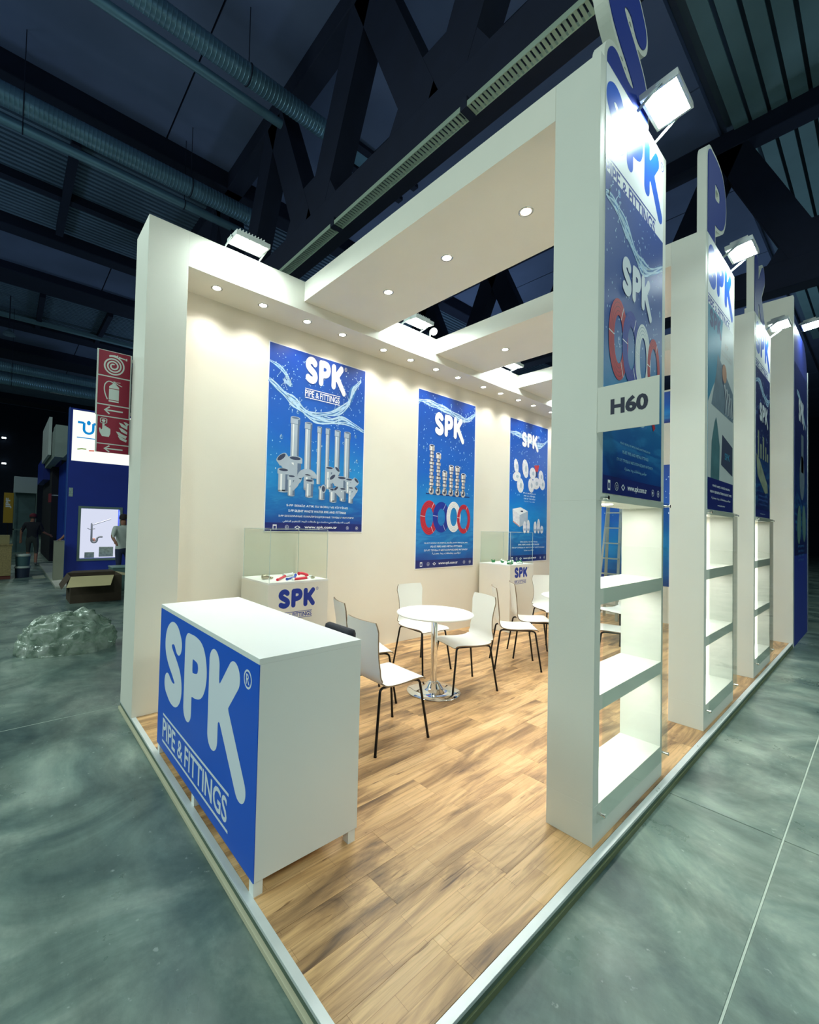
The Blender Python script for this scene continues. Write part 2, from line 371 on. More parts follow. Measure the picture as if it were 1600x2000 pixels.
# ------------------------------------------------------------------ raised wooden floor and its metal edge
def laminate():
    m, nt, b = nt_new('oak_laminate'); L = nt.links
    tc = nt.nodes.new('ShaderNodeTexCoord'); oi = nt.nodes.new('ShaderNodeObjectInfo')
    off = nt.nodes.new('ShaderNodeVectorMath'); off.operation = 'SCALE'; off.inputs[0].default_value = (37, 53, 11); L.new(oi.outputs['Random'], off.inputs['Scale'])
    ad = nt.nodes.new('ShaderNodeVectorMath'); L.new(tc.outputs['Object'], ad.inputs[0]); L.new(off.outputs[0], ad.inputs[1])
    def N(sx, sy, sc, det=6, rg=.6, dist=0):
        mp = nt.nodes.new('ShaderNodeMapping'); mp.inputs['Scale'].default_value = (sx, sy, 1); L.new(ad.outputs[0], mp.inputs[0])
        n = nt.nodes.new('ShaderNodeTexNoise'); n.inputs['Scale'].default_value = sc; n.inputs['Detail'].default_value = det; n.inputs['Roughness'].default_value = rg
        n.inputs['Distortion'].default_value = dist; L.new(mp.outputs[0], n.inputs['Vector']); return n.outputs['Fac']
    c1 = ramp(nt, N(.42, 2.4, 2.6, 6, .6, 1.0), [(.30, (112, 86, 64)), (.44, (178, 140, 98)), (.55, (224, 182, 130)), (.75, (238, 200, 152))])
    c2 = ramp(nt, N(1, 26, 2.5, 6, .7, .5), [(.30, (170, 160, 150)), (.55, (255, 255, 255))])
    mx = nt.nodes.new('ShaderNodeMix'); mx.data_type = 'RGBA'; mx.blend_type = 'MULTIPLY'; mx.inputs[0].default_value = .5
    L.new(c1.outputs[0], mx.inputs[6]); L.new(c2.outputs[0], mx.inputs[7])
    bk = nt.nodes.new('ShaderNodeTexBrick'); bk.inputs['Scale'].default_value = 1; bk.inputs['Brick Width'].default_value = .43; bk.inputs['Row Height'].default_value = .0637
    bk.inputs['Mortar Size'].default_value = .0007; bk.offset = .37; bk.offset_frequency = 2
    bk.inputs['Color1'].default_value = lin((232, 226, 218)); bk.inputs['Color2'].default_value = (1, 1, 1, 1); bk.inputs['Mortar'].default_value = lin((170, 150, 130))
    L.new(ad.outputs[0], bk.inputs['Vector'])
    mb = nt.nodes.new('ShaderNodeMix'); mb.data_type = 'RGBA'; mb.blend_type = 'MULTIPLY'; mb.inputs[0].default_value = .9
    L.new(mx.outputs[2], mb.inputs[6]); L.new(bk.outputs['Color'], mb.inputs[7]); mx = mb
    kn = ramp(nt, N(.8, 9, 4.5, 2, .4, 1.5), [(.68, (255, 255, 255)), (.76, (128, 100, 78))])
    m2 = nt.nodes.new('ShaderNodeMix'); m2.data_type = 'RGBA'; m2.blend_type = 'MULTIPLY'; m2.inputs[0].default_value = .8
    L.new(mx.outputs[2], m2.inputs[6]); L.new(kn.outputs[0], m2.inputs[7])
    mr = nt.nodes.new('ShaderNodeMapRange'); mr.inputs[3].default_value = .88; mr.inputs[4].default_value = 1.08; L.new(oi.outputs['Random'], mr.inputs[0])
    vs = nt.nodes.new('ShaderNodeVectorMath'); vs.operation = 'SCALE'; L.new(m2.outputs[2], vs.inputs[0]); L.new(mr.outputs[0], vs.inputs['Scale'])
    L.new(vs.outputs[0], b.inputs['Base Color'])
    b.inputs['Roughness'].default_value = .36
    bp = nt.nodes.new('ShaderNodeBump'); bp.inputs['Strength'].default_value = .06; bp.inputs['Distance'].default_value = .004
    L.new(N(1, 30, 3, 5), bp.inputs['Height']); L.new(bp.outputs[0], b.inputs['Normal']); return m
WOOD = laminate()
pf = thing('raised_floor', None, None, (4.7, 2.5, GZ), kind='structure')
bm = BM(); box(bm, PX+.03, 10.2, PY+.035, 4.24, GZ, -.009); finish('floor_base', bm, mat('base_board', (90, 74, 55), .8), pf)
PW, PLN = .192, 1.285
y = PY+.037; row = 0
while y < 4.24-.01:
    y1 = min(y+PW, 4.24); x = PX+.034; ln = PLN*((row*.382+.35) % 1)
    if ln < .2: ln += .3
    while x < XE+.02:
        x1 = min(x+ln, XE+.03)
        bm = BM(); box(bm, x+.0003, x1-.0003, y+.0003, y1-.0003, -.009, 0, .0007); finish('floor_plank', bm, WOOD, pf)
        x += ln; ln = PLN
    y = y1; row += 1
bm = BM()
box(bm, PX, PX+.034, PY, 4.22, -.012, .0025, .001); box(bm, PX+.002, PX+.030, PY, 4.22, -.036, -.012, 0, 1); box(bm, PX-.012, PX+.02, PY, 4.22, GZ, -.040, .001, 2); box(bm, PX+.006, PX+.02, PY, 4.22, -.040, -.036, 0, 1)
finish('trim_1', bm, [TRIM, TRIMG, TRIMC], kind='structure')
bm = BM()
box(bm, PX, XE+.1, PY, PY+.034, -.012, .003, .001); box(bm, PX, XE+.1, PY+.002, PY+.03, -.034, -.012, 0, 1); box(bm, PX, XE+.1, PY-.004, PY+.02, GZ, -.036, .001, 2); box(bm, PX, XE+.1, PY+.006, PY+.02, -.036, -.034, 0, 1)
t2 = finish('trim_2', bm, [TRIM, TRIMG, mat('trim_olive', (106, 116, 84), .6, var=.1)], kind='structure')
for x in [3.03, 3.07, 3.9, 4.6, 5.3]:
    bm = BM(); lathe(bm, [(0, .0045), (.004, .004), (.005, .003)], x, PY+.012+.008*(x*7 % 1), 8); finish('screw', bm, STEEL, t2)

# ------------------------------------------------------------------ back wall with its end pillar, fascia and soffit
bm = BM(); box(bm, PX+.02, XE+.02, YW, YW+.045, 0, TOP)
finish('wall_back', bm, WALLM, kind='structure')
ep = thing('trim_3', None, None, (PX, YF, 0), kind='structure')
bm = BM(); box(bm, PX, 1.112, YF, YW, 0, TOP+.005, .002); finish('wall_end_pillar', bm, WHITE, ep)
bm = BM(); box(bm, 1.112, XE, YF, YF+.02, ZS, TOP+.005, .001); box(bm, 1.112, XE, YF+.02, YW, ZS, ZS+.02); finish('fascia_box', bm, WHITE, ep)
# end wall of the stand and the tall blue-fronted slab at its corner
bm = BM(); box(bm, XE, XE+.08, 1.42, YW+.045, 0, TOP); finish('wall_end', bm, WHITE, kind='structure')

# ------------------------------------------------------------------ portals: display column + header beam
def water_print(name, cols, sc=1.0, drops=True):
    m, nt, b = nt_new(name); L = nt.links
    tc = nt.nodes.new('ShaderNodeTexCoord'); sp = nt.nodes.new('ShaderNodeSeparateXYZ'); L.new(tc.outputs['Generated'], sp.inputs[0])
    g = nt.nodes.new('ShaderNodeNewGeometry')
    n = nt.nodes.new('ShaderNodeTexNoise'); n.inputs['Scale'].default_value = 1.6*sc; n.inputs['Detail'].default_value = 3; L.new(g.outputs['Position'], n.inputs['Vector'])
    ma = nt.nodes.new('ShaderNodeMath'); ma.operation = 'MULTIPLY_ADD'; ma.inputs[1].default_value = .25; L.new(n.outputs['Fac'], ma.inputs[0]); L.new(sp.outputs['Z'], ma.inputs[2])
    sb = nt.nodes.new('ShaderNodeMath'); sb.operation = 'SUBTRACT'; sb.inputs[1].default_value = .125; L.new(ma.outputs[0], sb.inputs[0])
    cr = ramp(nt, sb.outputs[0], cols)
    res = cr.outputs[0]
    # ripples near the lower third
    mp = nt.nodes.new('ShaderNodeMapping'); mp.inputs['Scale'].default_value = (1.2*sc, 1.2*sc, 5*sc); L.new(g.outputs['Position'], mp.inputs[0])
    n2 = nt.nodes.new('ShaderNodeTexNoise'); n2.inputs['Scale'].default_value = 2.2; n2.inputs['Distortion'].default_value = 1.2; n2.inputs['Detail'].default_value = 3; L.new(mp.outputs[0], n2.inputs['Vector'])
    r3 = ramp(nt, n2.outputs['Fac'], [(.45, (0, 0, 0)), (.6, (255, 255, 255))])
    msk = ramp(nt, sp.outputs['Z'], [(.06, (0, 0, 0)), (.16, (255, 255, 255)), (.34, (170, 170, 170)), (.45, (0, 0, 0))])
    mm = nt.nodes.new('ShaderNodeMath'); mm.operation = 'MULTIPLY'; L.new(r3.outputs[0], mm.inputs[0]); L.new(msk.outputs[0], mm.inputs[1])
    m4 = nt.nodes.new('ShaderNodeMath'); m4.operation = 'MULTIPLY'; m4.inputs[1].default_value = .35; L.new(mm.outputs[0], m4.inputs[0])
    mx = nt.nodes.new('ShaderNodeMix'); mx.data_type = 'RGBA'; L.new(m4.outputs[0], mx.inputs[0]); L.new(res, mx.inputs[6]); mx.inputs[7].default_value = lin((70, 170, 225))
    L.new(mx.outputs[2], b.inputs['Base Color']); b.inputs['Roughness'].default_value = .38
    return m
WP1 = water_print('poster_water', [(.0, (12, 44, 130)), (.12, (14, 98, 180)), (.32, (22, 138, 214)), (.55, (18, 100, 200)), (1, (16, 68, 166))])
WP2 = water_print('banner_water', [(.0, (14, 40, 120)), (.10, (18, 84, 160)), (.38, (34, 132, 190)), (.60, (18, 76, 162)), (1, (14, 66, 160))])
WP3 = water_print('banner_dark_water', [(.0, (12, 24, 90)), (.3, (18, 52, 120)), (.6, (14, 34, 100)), (1, (14, 40, 120))])
SPL = mat('splash_print', (176, 208, 232), .4, var=.35, vscale=14)
SPLD = mat('splash_shadow_print', (60, 120, 190), .4, var=.2, vscale=14)
DROP = mat('droplet_print', (190, 220, 244), .4)
PIPEL = mat('pipe_grey_print', (176, 190, 206), .45, var=.06, vscale=9)
PIPED = mat('pipe_shadow_print', (98, 118, 148), .45)
PIPEO = mat('pipe_opening_print', (52, 62, 92), .5)
RED = mat('coil_red_print', (196, 36, 58), .45, var=.08, vscale=20)
REDD = mat('coil_dark_red_print', (140, 24, 46), .45)
COILB = mat('coil_blue_print', (24, 50, 160), .45, var=.1, vscale=20)
NAVY = mat('footer_navy_print', (14, 32, 112), .45)
GREYP = mat('valve_grey_print', (196, 186, 182), .4, var=.3, vscale=30)
TEAL = mat('teal_print', (56, 140, 176), .45, var=.1)
def drops(A, x0, x1, y0, y1, n, seed, rs=(.002, .006), l=2, big=0):
    q = random.Random(seed)
    for _ in range(n):
        x, y_, rr = q.uniform(x0, x1), q.uniform(y0, y1), q.uniform(*rs)
        A.ell(x, y_, rr, rr*q.uniform(1, 1.7), DROP, l, 6)
    for _ in range(big):
        x, y_, rr = q.uniform(x0+.03, x1-.03), q.uniform(y0, y1), q.uniform(.012, .024)
        A.ell(x, y_, rr, rr*1.15, SPLD, l, 14); A.ring(x, y_, rr, rr*1.15, rr*.2, rr*.2, DROP, l+.2, 14, 100, 300); A.ell(x-rr*.3, y_+rr*.4, rr*.25, rr*.25, PWHITE, l+.3, 8)
def splash(A, pts, wid, seed, l=3):
    q = random.Random(seed); c = curve_pts(pts, 10); n = len(c)
    wds = [wid*(.65+.4*math.sin(i*.21+seed)**2)*min(1, .35+3*min(i, n-1-i)/n) for i in range(n)]
    A.stroke(c, wds, SPLD, l)
    for k in range(5):
        off = (k-2)/2; A.stroke([(x, y_+off*wds[i]*.42+.007*math.sin(i*.33+2*k)) for i, (x, y_) in enumerate(c)], [wq*q.uniform(.10, .24) for wq in wds], SPL if k % 2 else DROP, l+.4+k*.15)
    for _ in range(14):
        i = q.randrange(2, n-2); x, y_ = c[i]; dx, dy = q.uniform(-.05, .05), q.choice((-1, 1))*q.uniform(.03, .09)
        A.stroke(curve_pts([(x, y_), (x+dx*.3, y_+dy*.5), (x+dx, y_+dy)], 4), [wid*.22, .01, .008, .006, .008, .006, .004, .004, .003], SPL, l+1.4)
        A.ell(x+dx*1.1, y_+dy*1.15, .006, .007, DROP, l+1.5, 8)
def coil(A, x, y_, rx, ry, tx, ty, m, l):
    A.ring(x, y_, rx, ry, tx, ty, m, l, 32)
    for k in range(3): A.ring(x, y_, rx-tx*(.2+.25*k), ry-ty*(.2+.25*k), tx*.05, ty*.05, REDD if m is RED else (PIPEL if m is PWHITE else BLUED), l+.2, 32)
    for t in (175, 60, 300):
        A.stroke([(x+(rx-tx)*math.cos(R(t)), y_+(ry-ty)*math.sin(R(t))), (x+rx*math.cos(R(t)), y_+ry*math.sin(R(t)))], .006, PWHITE, l+.4)
def pipe(A, x, y0, y1, wd, l):
    A.rect(x-wd/2, x+wd/2, y0, y1, PIPEL, l); A.rect(x+wd*.28, x+wd/2, y0, y1, PIPED, l+.1); A.rect(x-wd*.28, x-wd*.14, y0, y1, PWHITE, l+.1)
    A.rect(x-wd*.58, x+wd*.58, y1-.07, y1-.005, PIPEL, l+.2); A.rect(x+wd*.3, x+wd*.58, y1-.07, y1-.005, PIPED, l+.25)
    A.rect(x-wd*.58, x+wd*.58, y1-.075, y1-.07, PIPED, l+.3); A.ell(x, y1-.005, wd*.58, wd*.16, PIPEL, l+.3); A.ell(x, y1-.005, wd*.45, wd*.10, PIPED, l+.4)
def fitting(A, x, y_, wd, h, kind, l):
    A.rect(x-wd/2, x+wd/2, y_, y_+h, PIPEL, l); A.rect(x+wd*.2, x+wd/2, y_, y_+h, PIPED, l+.1); A.rect(x-wd*.3, x-wd*.12, y_, y_+h, PWHITE, l+.1)
    A.rect(x-wd*.6, x+wd*.6, y_+h*.80, y_+h, PIPEL, l+.2); A.ell(x, y_+h, wd*.6, wd*.17, PIPEL, l+.3); A.ell(x, y_+h, wd*.46, wd*.12, PIPEO, l+.4); A.ell(x, y_, wd*.5, wd*.12, PIPEL, l)
    if kind:
        s = kind; c = [(x, y_+h*.35), (x+s*wd*.6, y_+h*.6), (x+s*wd*1.05, y_+h*.92)]
        A.stroke(c, wd*.8, PIPEL, l+.5); A.stroke([(x+s*wd*.85, y_+h*.78), (x+s*wd*1.1, y_+h*.96)], wd*.98, PIPEL, l+.6)
        A.ell(x+s*wd*1.12, y_+h*.97, wd*.5, wd*.22, PIPEL, l+.7, 16, -s*R(38)); A.ell(x+s*wd*1.13, y_+h*.98, wd*.39, wd*.16, PIPEO, l+.8, 16, -s*R(38))
def footer(A, W, H, l=2, fh=.045):
    A.rect(0, W, 0, H*fh, NAVY, l); y_ = H*fh*.25; h = H*fh*.45
    A.text('www.spk.com.tr', PWHITE, W*.37, y_, W*.34, h, l+.5, .02)
    A.rect(W*.07, W*.105, y_-.005, y_+h+.006, PWHITE, l+.5); A.rect(W*.076, W*.099, y_+.004, y_+h*.8, NAVY, l+.7)
    A.ring(W*.20, y_+h/2, h*.55, h*.55, .003, .003, PWHITE, l+.5, 16); A.text('G', PWHITE, W*.19, y_+h*.22, h*.5, h*.5, l+.5)
    A.poly([(W*.27, y_+h/2), (W*.30, y_+h*.05), (W*.33, y_+h/2), (W*.30, y_+h*.95)], PWHITE, l+.5); A.poly([(W*.282, y_+h/2), (W*.30, y_+h*.22), (W*.318, y_+h/2), (W*.30, y_+h*.78)], NAVY, l+.7)
    for f in (.83, .94): A.ring(W*f, y_+h/2, h*.5, h*.5, .003, .003, PWHITE, l+.5, 16); A.ell(W*f, y_+h/2, h*.2, h*.22, PWHITE, l+.5, 8)
def lines4(A, W, y_, dy, rows, l=2, m=None):
    for i, (s_, fw, h) in enumerate(rows): A.text(s_, m or PWHITE, W*(.5-fw/2)+W*.01, y_-i*dy, W*fw, h, l, .015)
AR1 = 'ﻲﻠﺧاﺪﻟا ﻢﻴﻈﻨﺘﻠﻟ ﻂﺑﺮﻟا تﺎﻘﺤﻠﻣ ﻊﻣ ﺖﻣﺎﺻ ﻲﺤﺼﻟا فﺮﺼﻟا ﺐﻴﺑﺎﻧأ'
AR2 = 'ﺔﻴﻧﺪﻌﻣ ﻂﺑر تﺎﻘﺤﻠﻣو ﺮﻴﺳاﻮﻣ'

def poster(x0, x1, z0, z1, label, pic, ym=YW):
    W, H = x1-x0, z1-z0
    t = thing('poster', label, 'poster', ((x0+x1)/2, ym-.005, z0), 'water-blue product posters on the back wall')
    bm = BM(); box(bm, x0-.012, x1+.012, ym-.003, ym-.0003, z0-.012, z1+.012); finish('backing_sheet', bm, PWHITE, t)
    bm = BM(); box(bm, x0, x1, ym-.0045, ym-.003, z0, z1); finish('printed_background', bm, WP1, t)
    A = Art((x0, ym-.0046, z0), (1, 0, 0), (0, 0, 1), (0, -1, 0)); pic(A, W, H); A.done('printed_picture', t)
    A = Art((x0, ym-.0046, z0), (1, 0, 0), (0, 0, 1), (0, -1, 0)); footer(A, W, H, 1)
    return t, A
def pic1(A, W, H):
    drops(A, 0.02, W-.02, H*.70, H*.985, 150, 1); drops(A, .02, W-.02, H*.3, H*.7, 70, 2, (.002, .007), 2, 9)
    splash(A, [(.0, H*.90), (.16, H*.87), (.26, H*.80), (.16, H*.82)], .05, 3)
    splash(A, [(.0, H*.80), (.18, H*.745), (.34, H*.70), (.52, H*.655), (.80, H*.645), (1.0, H*.665), (W-.005, H*.62)], .11, 4, 4)
    splash(A, [(.55, H*.66), (.85, H*.70), (1.05, H*.77), (1.12, H*.86), (1.24, H*.93)], .09, 5, 6)
    for x, y1, wd in [(.30, .625, .105), (.47, .61, .085), (.62, .60, .055), (.735, .60, .055), (.875, .598, .075), (1.02, .598, .085)]:
        pipe(A, x+.03, H*.27, H*y1, wd, 9)
    L_ = 11
    for (x, y_, wd, h, k) in [(.34, .275, .15, .125, -1), (.20, .215, .12, .115, 0), (.52, .235, .13, .085, 0), (.80, .25, .10, .12, 1), (.98, .25, .12, .07, -1), (1.09, .235, .10, .08, 1),
                              (.30, .195, .085, .105, 1), (.53, .195, .10, .09, 0), (.70, .185, .08, .07, 0), (.86, .175, .10, .07, 0), (1.00, .185, .09, .07, -1), (1.12, .175, .07, .09, 1)]:
        fitting(A, x, H*y_, wd, H*h, k, L_); L_ += 1
    A.ring(.50, H*.30, .13, .10, .07, .06, PIPEL, L_, 24, 0, 190); A.ell(.72, H*.245, .035, .05, PIPEL, L_); A.ell(.72, H*.245, .022, .034, PIPEO, L_+.3)
def pic2(A, W, H):
    drops(A, .02, W-.02, H*.42, H*.985, 190, 11, (.002, .008), 2, 10)
    splash(A, [(.0, H*.935), (.2, H*.94), (.42, H*.93), (.65, H*.92), (.92, H*.895), (1.1, H*.90), (W-.005, H*.945)], .10, 12)
    for i, top in enumerate([.70, .655, .565, .60, .595, .56]):
        x = .29+i*.145; y0 = H*.43; y_ = y0+.05; k = 0
        A.ell(x, y0+.02, .055, .055, GREYP, 9); A.ell(x, y0+.02, .030, .030, PIPEO, 9.3); A.ell(x-.015, y0+.035, .014, .014, PWHITE, 9.5)
        while y_ < H*top-.09:
            wq = (.030, .045, .034, .05)[k % 4]; A.rect(x-wq, x+wq, y_, y_+.038, GREYP, 9); A.rect(x-wq*.5, x-wq*.1, y_, y_+.038, PWHITE, 9.3); A.rect(x-wq*.8, x+wq*.8, y_+.036, y_+.048, PIPEO, 9.2); y_ += .050; k += 1
        A.rect(x-.055, x+.055, y_, y_+.07, GREYP, 9); A.rect(x-.03, x-.005, y_, y_+.07, PWHITE, 9.3); A.ell(x, y_+.07, .055, .018, PWHITE, 9.4); A.ell(x, y_+.07, .04, .012, PIPEO, 9.6)
    A.rect(.18, 1.18, H*.418, H*.424, NAVY, 4)
    coil(A, .26, H*.285, .185, .245, .10, .10, RED, 10); coil(A, .52, H*.29, .185, .225, .10, .10, COILB, 12)
    coil(A, .80, H*.295, .165, .23, .085, .09, PWHITE, 14); coil(A, 1.04, H*.285, .16, .225, .06, .07, RED, 16)
def pic3(A, W, H):
    drops(A, .02, W-.02, H*.45, H*.985, 150, 21, (.003, .009), 2, 12)
    splash(A, [(.0, H*.90), (.25, H*.90), (.5, H*.885), (.8, H*.86), (1.05, H*.86), (W-.005, H*.91)], .10, 22)
    fit = mat('fitting_white_print', (232, 232, 238), .45, var=.12, vscale=25); k = 9
    for (x, y_, w_, h) in [(.20, .62, .10, .10), (.22, .57, .22, .06), (.34, .49, .18, .10), (.50, .60, .16, .13), (.75, .60, .18, .08), (.88, .53, .24, .08), (.70, .50, .16, .10), (1.05, .58, .14, .09), (1.1, .53, .16, .08)]:
        A.ell(x, H*y_+H*h/2, w_/2+.02, H*h/2+.01, fit, k, 12, R(12)); A.ell(x+.02, H*y_+H*h/2, w_*.2, H*h*.2, PIPEL, k+.4, 8); k += .6
    A.poly([(.80, H*.70), (.98, H*.71), (.93, H*.655), (.85, H*.655)], RED, 15); A.rect(.87, .91, H*.62, H*.66, PIPEO, 15)
    A.poly([(.10, H*.37), (.36, H*.385), (.60, H*.36), (.33, H*.33)], PWHITE, 16); A.poly([(.10, H*.37), (.33, H*.33), (.33, H*.245), (.12, H*.28)], fit, 16.3)
    A.poly([(.33, H*.33), (.60, H*.36), (.60, H*.275), (.33, H*.245)], PIPEL, 16.3); A.stroke([(.12, H*.285), (.32, H*.25)], .012, RED, 16.8); A.rect(.36, .44, H*.352, H*.362, PIPEO, 16.8)
    for x, h in [(.50, .09), (.62, .10), (.86, .09), (.98, .11), (1.10, .06)]: A.ell(x, H*(.20+h/2), .055, H*h/2, fit, 17, 12); A.rect(x-.04, x+.04, H*.22, H*.235, PIPEL, 17.4)
t, A = poster(2.085, 3.390, 1.4615, 3.468, 'large blue poster of six grey pipes above a heap of pipe fittings, nearest the pillar', pic1)
W, H = 1.305, 2.006
A.logo('SPK', PWHITE, .44, H*.835, .52*.86, 24, .60)
lines4(A, W, H*.135, H*.0300, [('S-PP SESSİZ ATIK SU BORU VE FİTTİNG', .64, .030), ('S-PP SILENT WASTE WATER PIPE AND FITTINGS', .60, .026), ('S-PP БЕСШУМНЫЕ КАНАЛИЗАЦИОННЫЕ ТРУБЫ И ФИТИНГИ', .78, .026), (AR1, .70, .034)], 3)
A.done('printed_lettering', t)
t, A = poster(4.362, 5.655, .958, 3.470, 'blue poster of chrome valves over four red, blue and white hose coils', pic2)
W, H = 1.293, 2.512
A.logo('SPK', PWHITE, .34, H*.765, .62*.86, 24, .66, lines=False)
lines4(A, W, H*.135, H*.0210, [('PE-RT BORU VE METAL BAĞLANTI PARÇALARI', .76, .028), ('PE-RT PIPE AND METAL FITTINGS', .55, .028), ('ПЭ-РТ ТРУБЫ И МЕТАЛЛИЧЕСКИЕ ФИТИНГИ', .76, .028), (AR2, .50, .036)], 3)
A.done('printed_lettering', t)
t, A = poster(6.654, 7.942, .960, 3.471, 'blue poster of white pipe fittings and a small white carton, farthest from the pillar', pic3)
A.logo('SPK', PWHITE, .37, H*.82, .52*.86, 24, .52, lines=False)
lines4(A, W, H*.485, H*.020, [('PP-R BORULAR', .34, .022), ('PP-R PIPES', .30, .022), ('ПП-Р ТРУБЫ', .30, .022), (AR2[:14], .28, .024)], 3)
lines4(A, W, H*.135, H*.0210, [('PPR BORU VE FİTTİNG', .45, .026), ('PPR PIPE AND FITTINGS', .55, .026), ('ПП-Р ТРУБЫ И ФИТИНГИ ДЛЯ ВОДЫ', .85, .026), (AR2[:16], .25, .032)], 3)
A.done('printed_lettering', t)

def banner_coils(A, W, H):   # W .88, H 1.676 (blue zone)
    drops(A, .01, W-.01, H*.45, H*.99, 150, 31, (.002, .006), 2, 3)
    splash(A, [(.0, H*.925), (.12, H*.925), (.28, H*.885), (.45, H*.83), (.62, H*.825), (W-.005, H*.90)], .085, 32)
    A.logo('SPK', LWHITE, .22, H*.665, .36, 16, .42, lines=False, reg=False)
    coil(A, .18, H*.50, .13, .22, .07, .09, RED, 9); coil(A, .36, H*.50, .13, .21, .07, .09, COILB, 10.5); coil(A, .54, H*.49, .125, .21, .07, .08, PWHITE, 12); coil(A, .72, H*.475, .11, .20, .045, .06, RED, 13.5)
    A.stroke([(.08, H*.33), (.12, H*.25)], [.02, .03], PWHITE, 12); A.stroke([(.18, H*.33), (.22, H*.25)], [.02, .03], PWHITE, 12)
    A.stroke([(.66, H*.33), (.74, H*.26)], .04, RED, 12); A.ring(.52, H*.26, .10, .03, .02, .008, SPLD, 4, 20); A.ring(.52, H*.26, .06, .018, .02, .008, DROP, 4.2, 20)
    lines4(A, W, H*.165, H*.028, [('PE-RT BORU VE METAL BAĞLANTI PARÇALARI', .52, .018), ('PE-RT PIPE AND METAL FITTINGS', .45, .018), ('ПЭ-РТ ТРУБЫ И МЕТАЛЛИЧЕСКИЕ ФИТИНГИ', .62, .018), (AR2, .38, .024)], 3, mat('caption_pale_blue', (140, 196, 226), .5))
    footer(A, W, H, 2, .055)
def banner_grey(A, W, H):
    pale = mat('banner_pale_print', (206, 212, 214), .45, var=.03); A.rect(0, W, 0, H, pale, 1)
    A.poly([(0, H), (W*.55, H), (W*.42, H*.72), (W*.15, H*.60), (0, H*.52)], TEAL, 2)
    A.logo('SPK', NAVY, .05, H*.90, .30, 4, .30, lines=False, reg=False)
    A.poly([(W*.35, H*.80), (W, H*.66), (W, H*.50), (W*.12, H*.52), (W*.30, H*.70)], mat('photo_grey_print', (112, 130, 148), .45, var=.2, vscale=8), 3)
    A.text('PP', GREYP, W*.65, H*.865, W*.12, .05, 4); A.text('YENİ NESİL SESSİZ', GREYP, W*.5, H*.835, W*.45, .022, 4); A.text('SILENT PIPE SYSTEM', GREYP, W*.5, H*.815, W*.42, .02, 4)
    A.ell(W*.62, H*.73, W*.09, H*.05, mat('skin_print', (190, 140, 116), .5), 5, 14, R(15)); A.ell(W*.56, H*.72, W*.05, H*.055, PIPEO, 4.6, 14)
    for i in range(9): A.stroke([(W*.58+i*W*.045, H*.68-i*.012), (W*.66+i*W*.04, H*.60-i*.01), (W*.64+i*W*.045, H*.52)], W*.022, PWHITE if i % 2 else PIPEO, 6)
    A.poly([(W*.10, H*.14), (W*.42, H*.12), (W*.44, H*.33), (W*.34, H*.44), (W*.30, H*.47), (W*.24, H*.44), (W*.14, H*.34)], mat('bottle_teal_print', (78, 122, 132), .45, var=.15, vscale=9), 5)
    A.poly([(W*.50, H*.24), (W*.98, H*.20), (W*.98, H*.36), (W*.54, H*.40)], PIPEO, 5); A.text('SPK', TEAL, W*.64, H*.275, W*.22, .06, 6, .02)
    A.rect(0, W, 0, H*.155, NAVY, 7); lines4(A, W, H*.115, H*.032, [('YENİ NESİL SESSİZ BORU', .70, .022), ('NEW GENERATION SILENT PIPE', .85, .02), (AR2, .75, .024), ('www.spk.com.tr', .30, .018)], 8)
def banner_dark(A, W, H):
    drops(A, .01, W-.01, H*.5, H*.98, 60, 51, (.003, .008), 2, 5)
    splash(A, [(.0, H*.90), (.2, H*.92), (.45, H*.86), (.7, H*.83), (W-.005, H*.86)], .09, 52)
    A.logo('SPK', LWHITE, .20, H*.655, .42, 16, .42, lines=False, reg=False)
    OL = mat('olive_print', (150, 160, 140), .45, var=.25, vscale=10)
    for x, y1 in [(.15, .58), (.30, .50), (.45, .56), (.6, .5), (.72, .46)]: A.rect(x-.04, x+.04, H*.40, H*y1, OL, 5)
    A.poly([(.02, H*.42), (.25, H*.38), (.70, H*.24), (.74, H*.18), (.55, H*.17), (.10, H*.28)], OL, 6)
    lines4(A, W, H*.14, H*.03, [('PPR BORU VE FİTTİNG', .6, .022), ('PPR PIPE AND FITTINGS', .62, .022), ('ТРУБЫ И ФИТИНГИ', .55, .022)], 8, mat('caption_blue', (70, 110, 190), .5)); A.rect(0, W, 0, H*.05, NAVY, 3); A.text('www.spk.com.tr', DROP, W*.3, H*.017, W*.35, .02, 4)

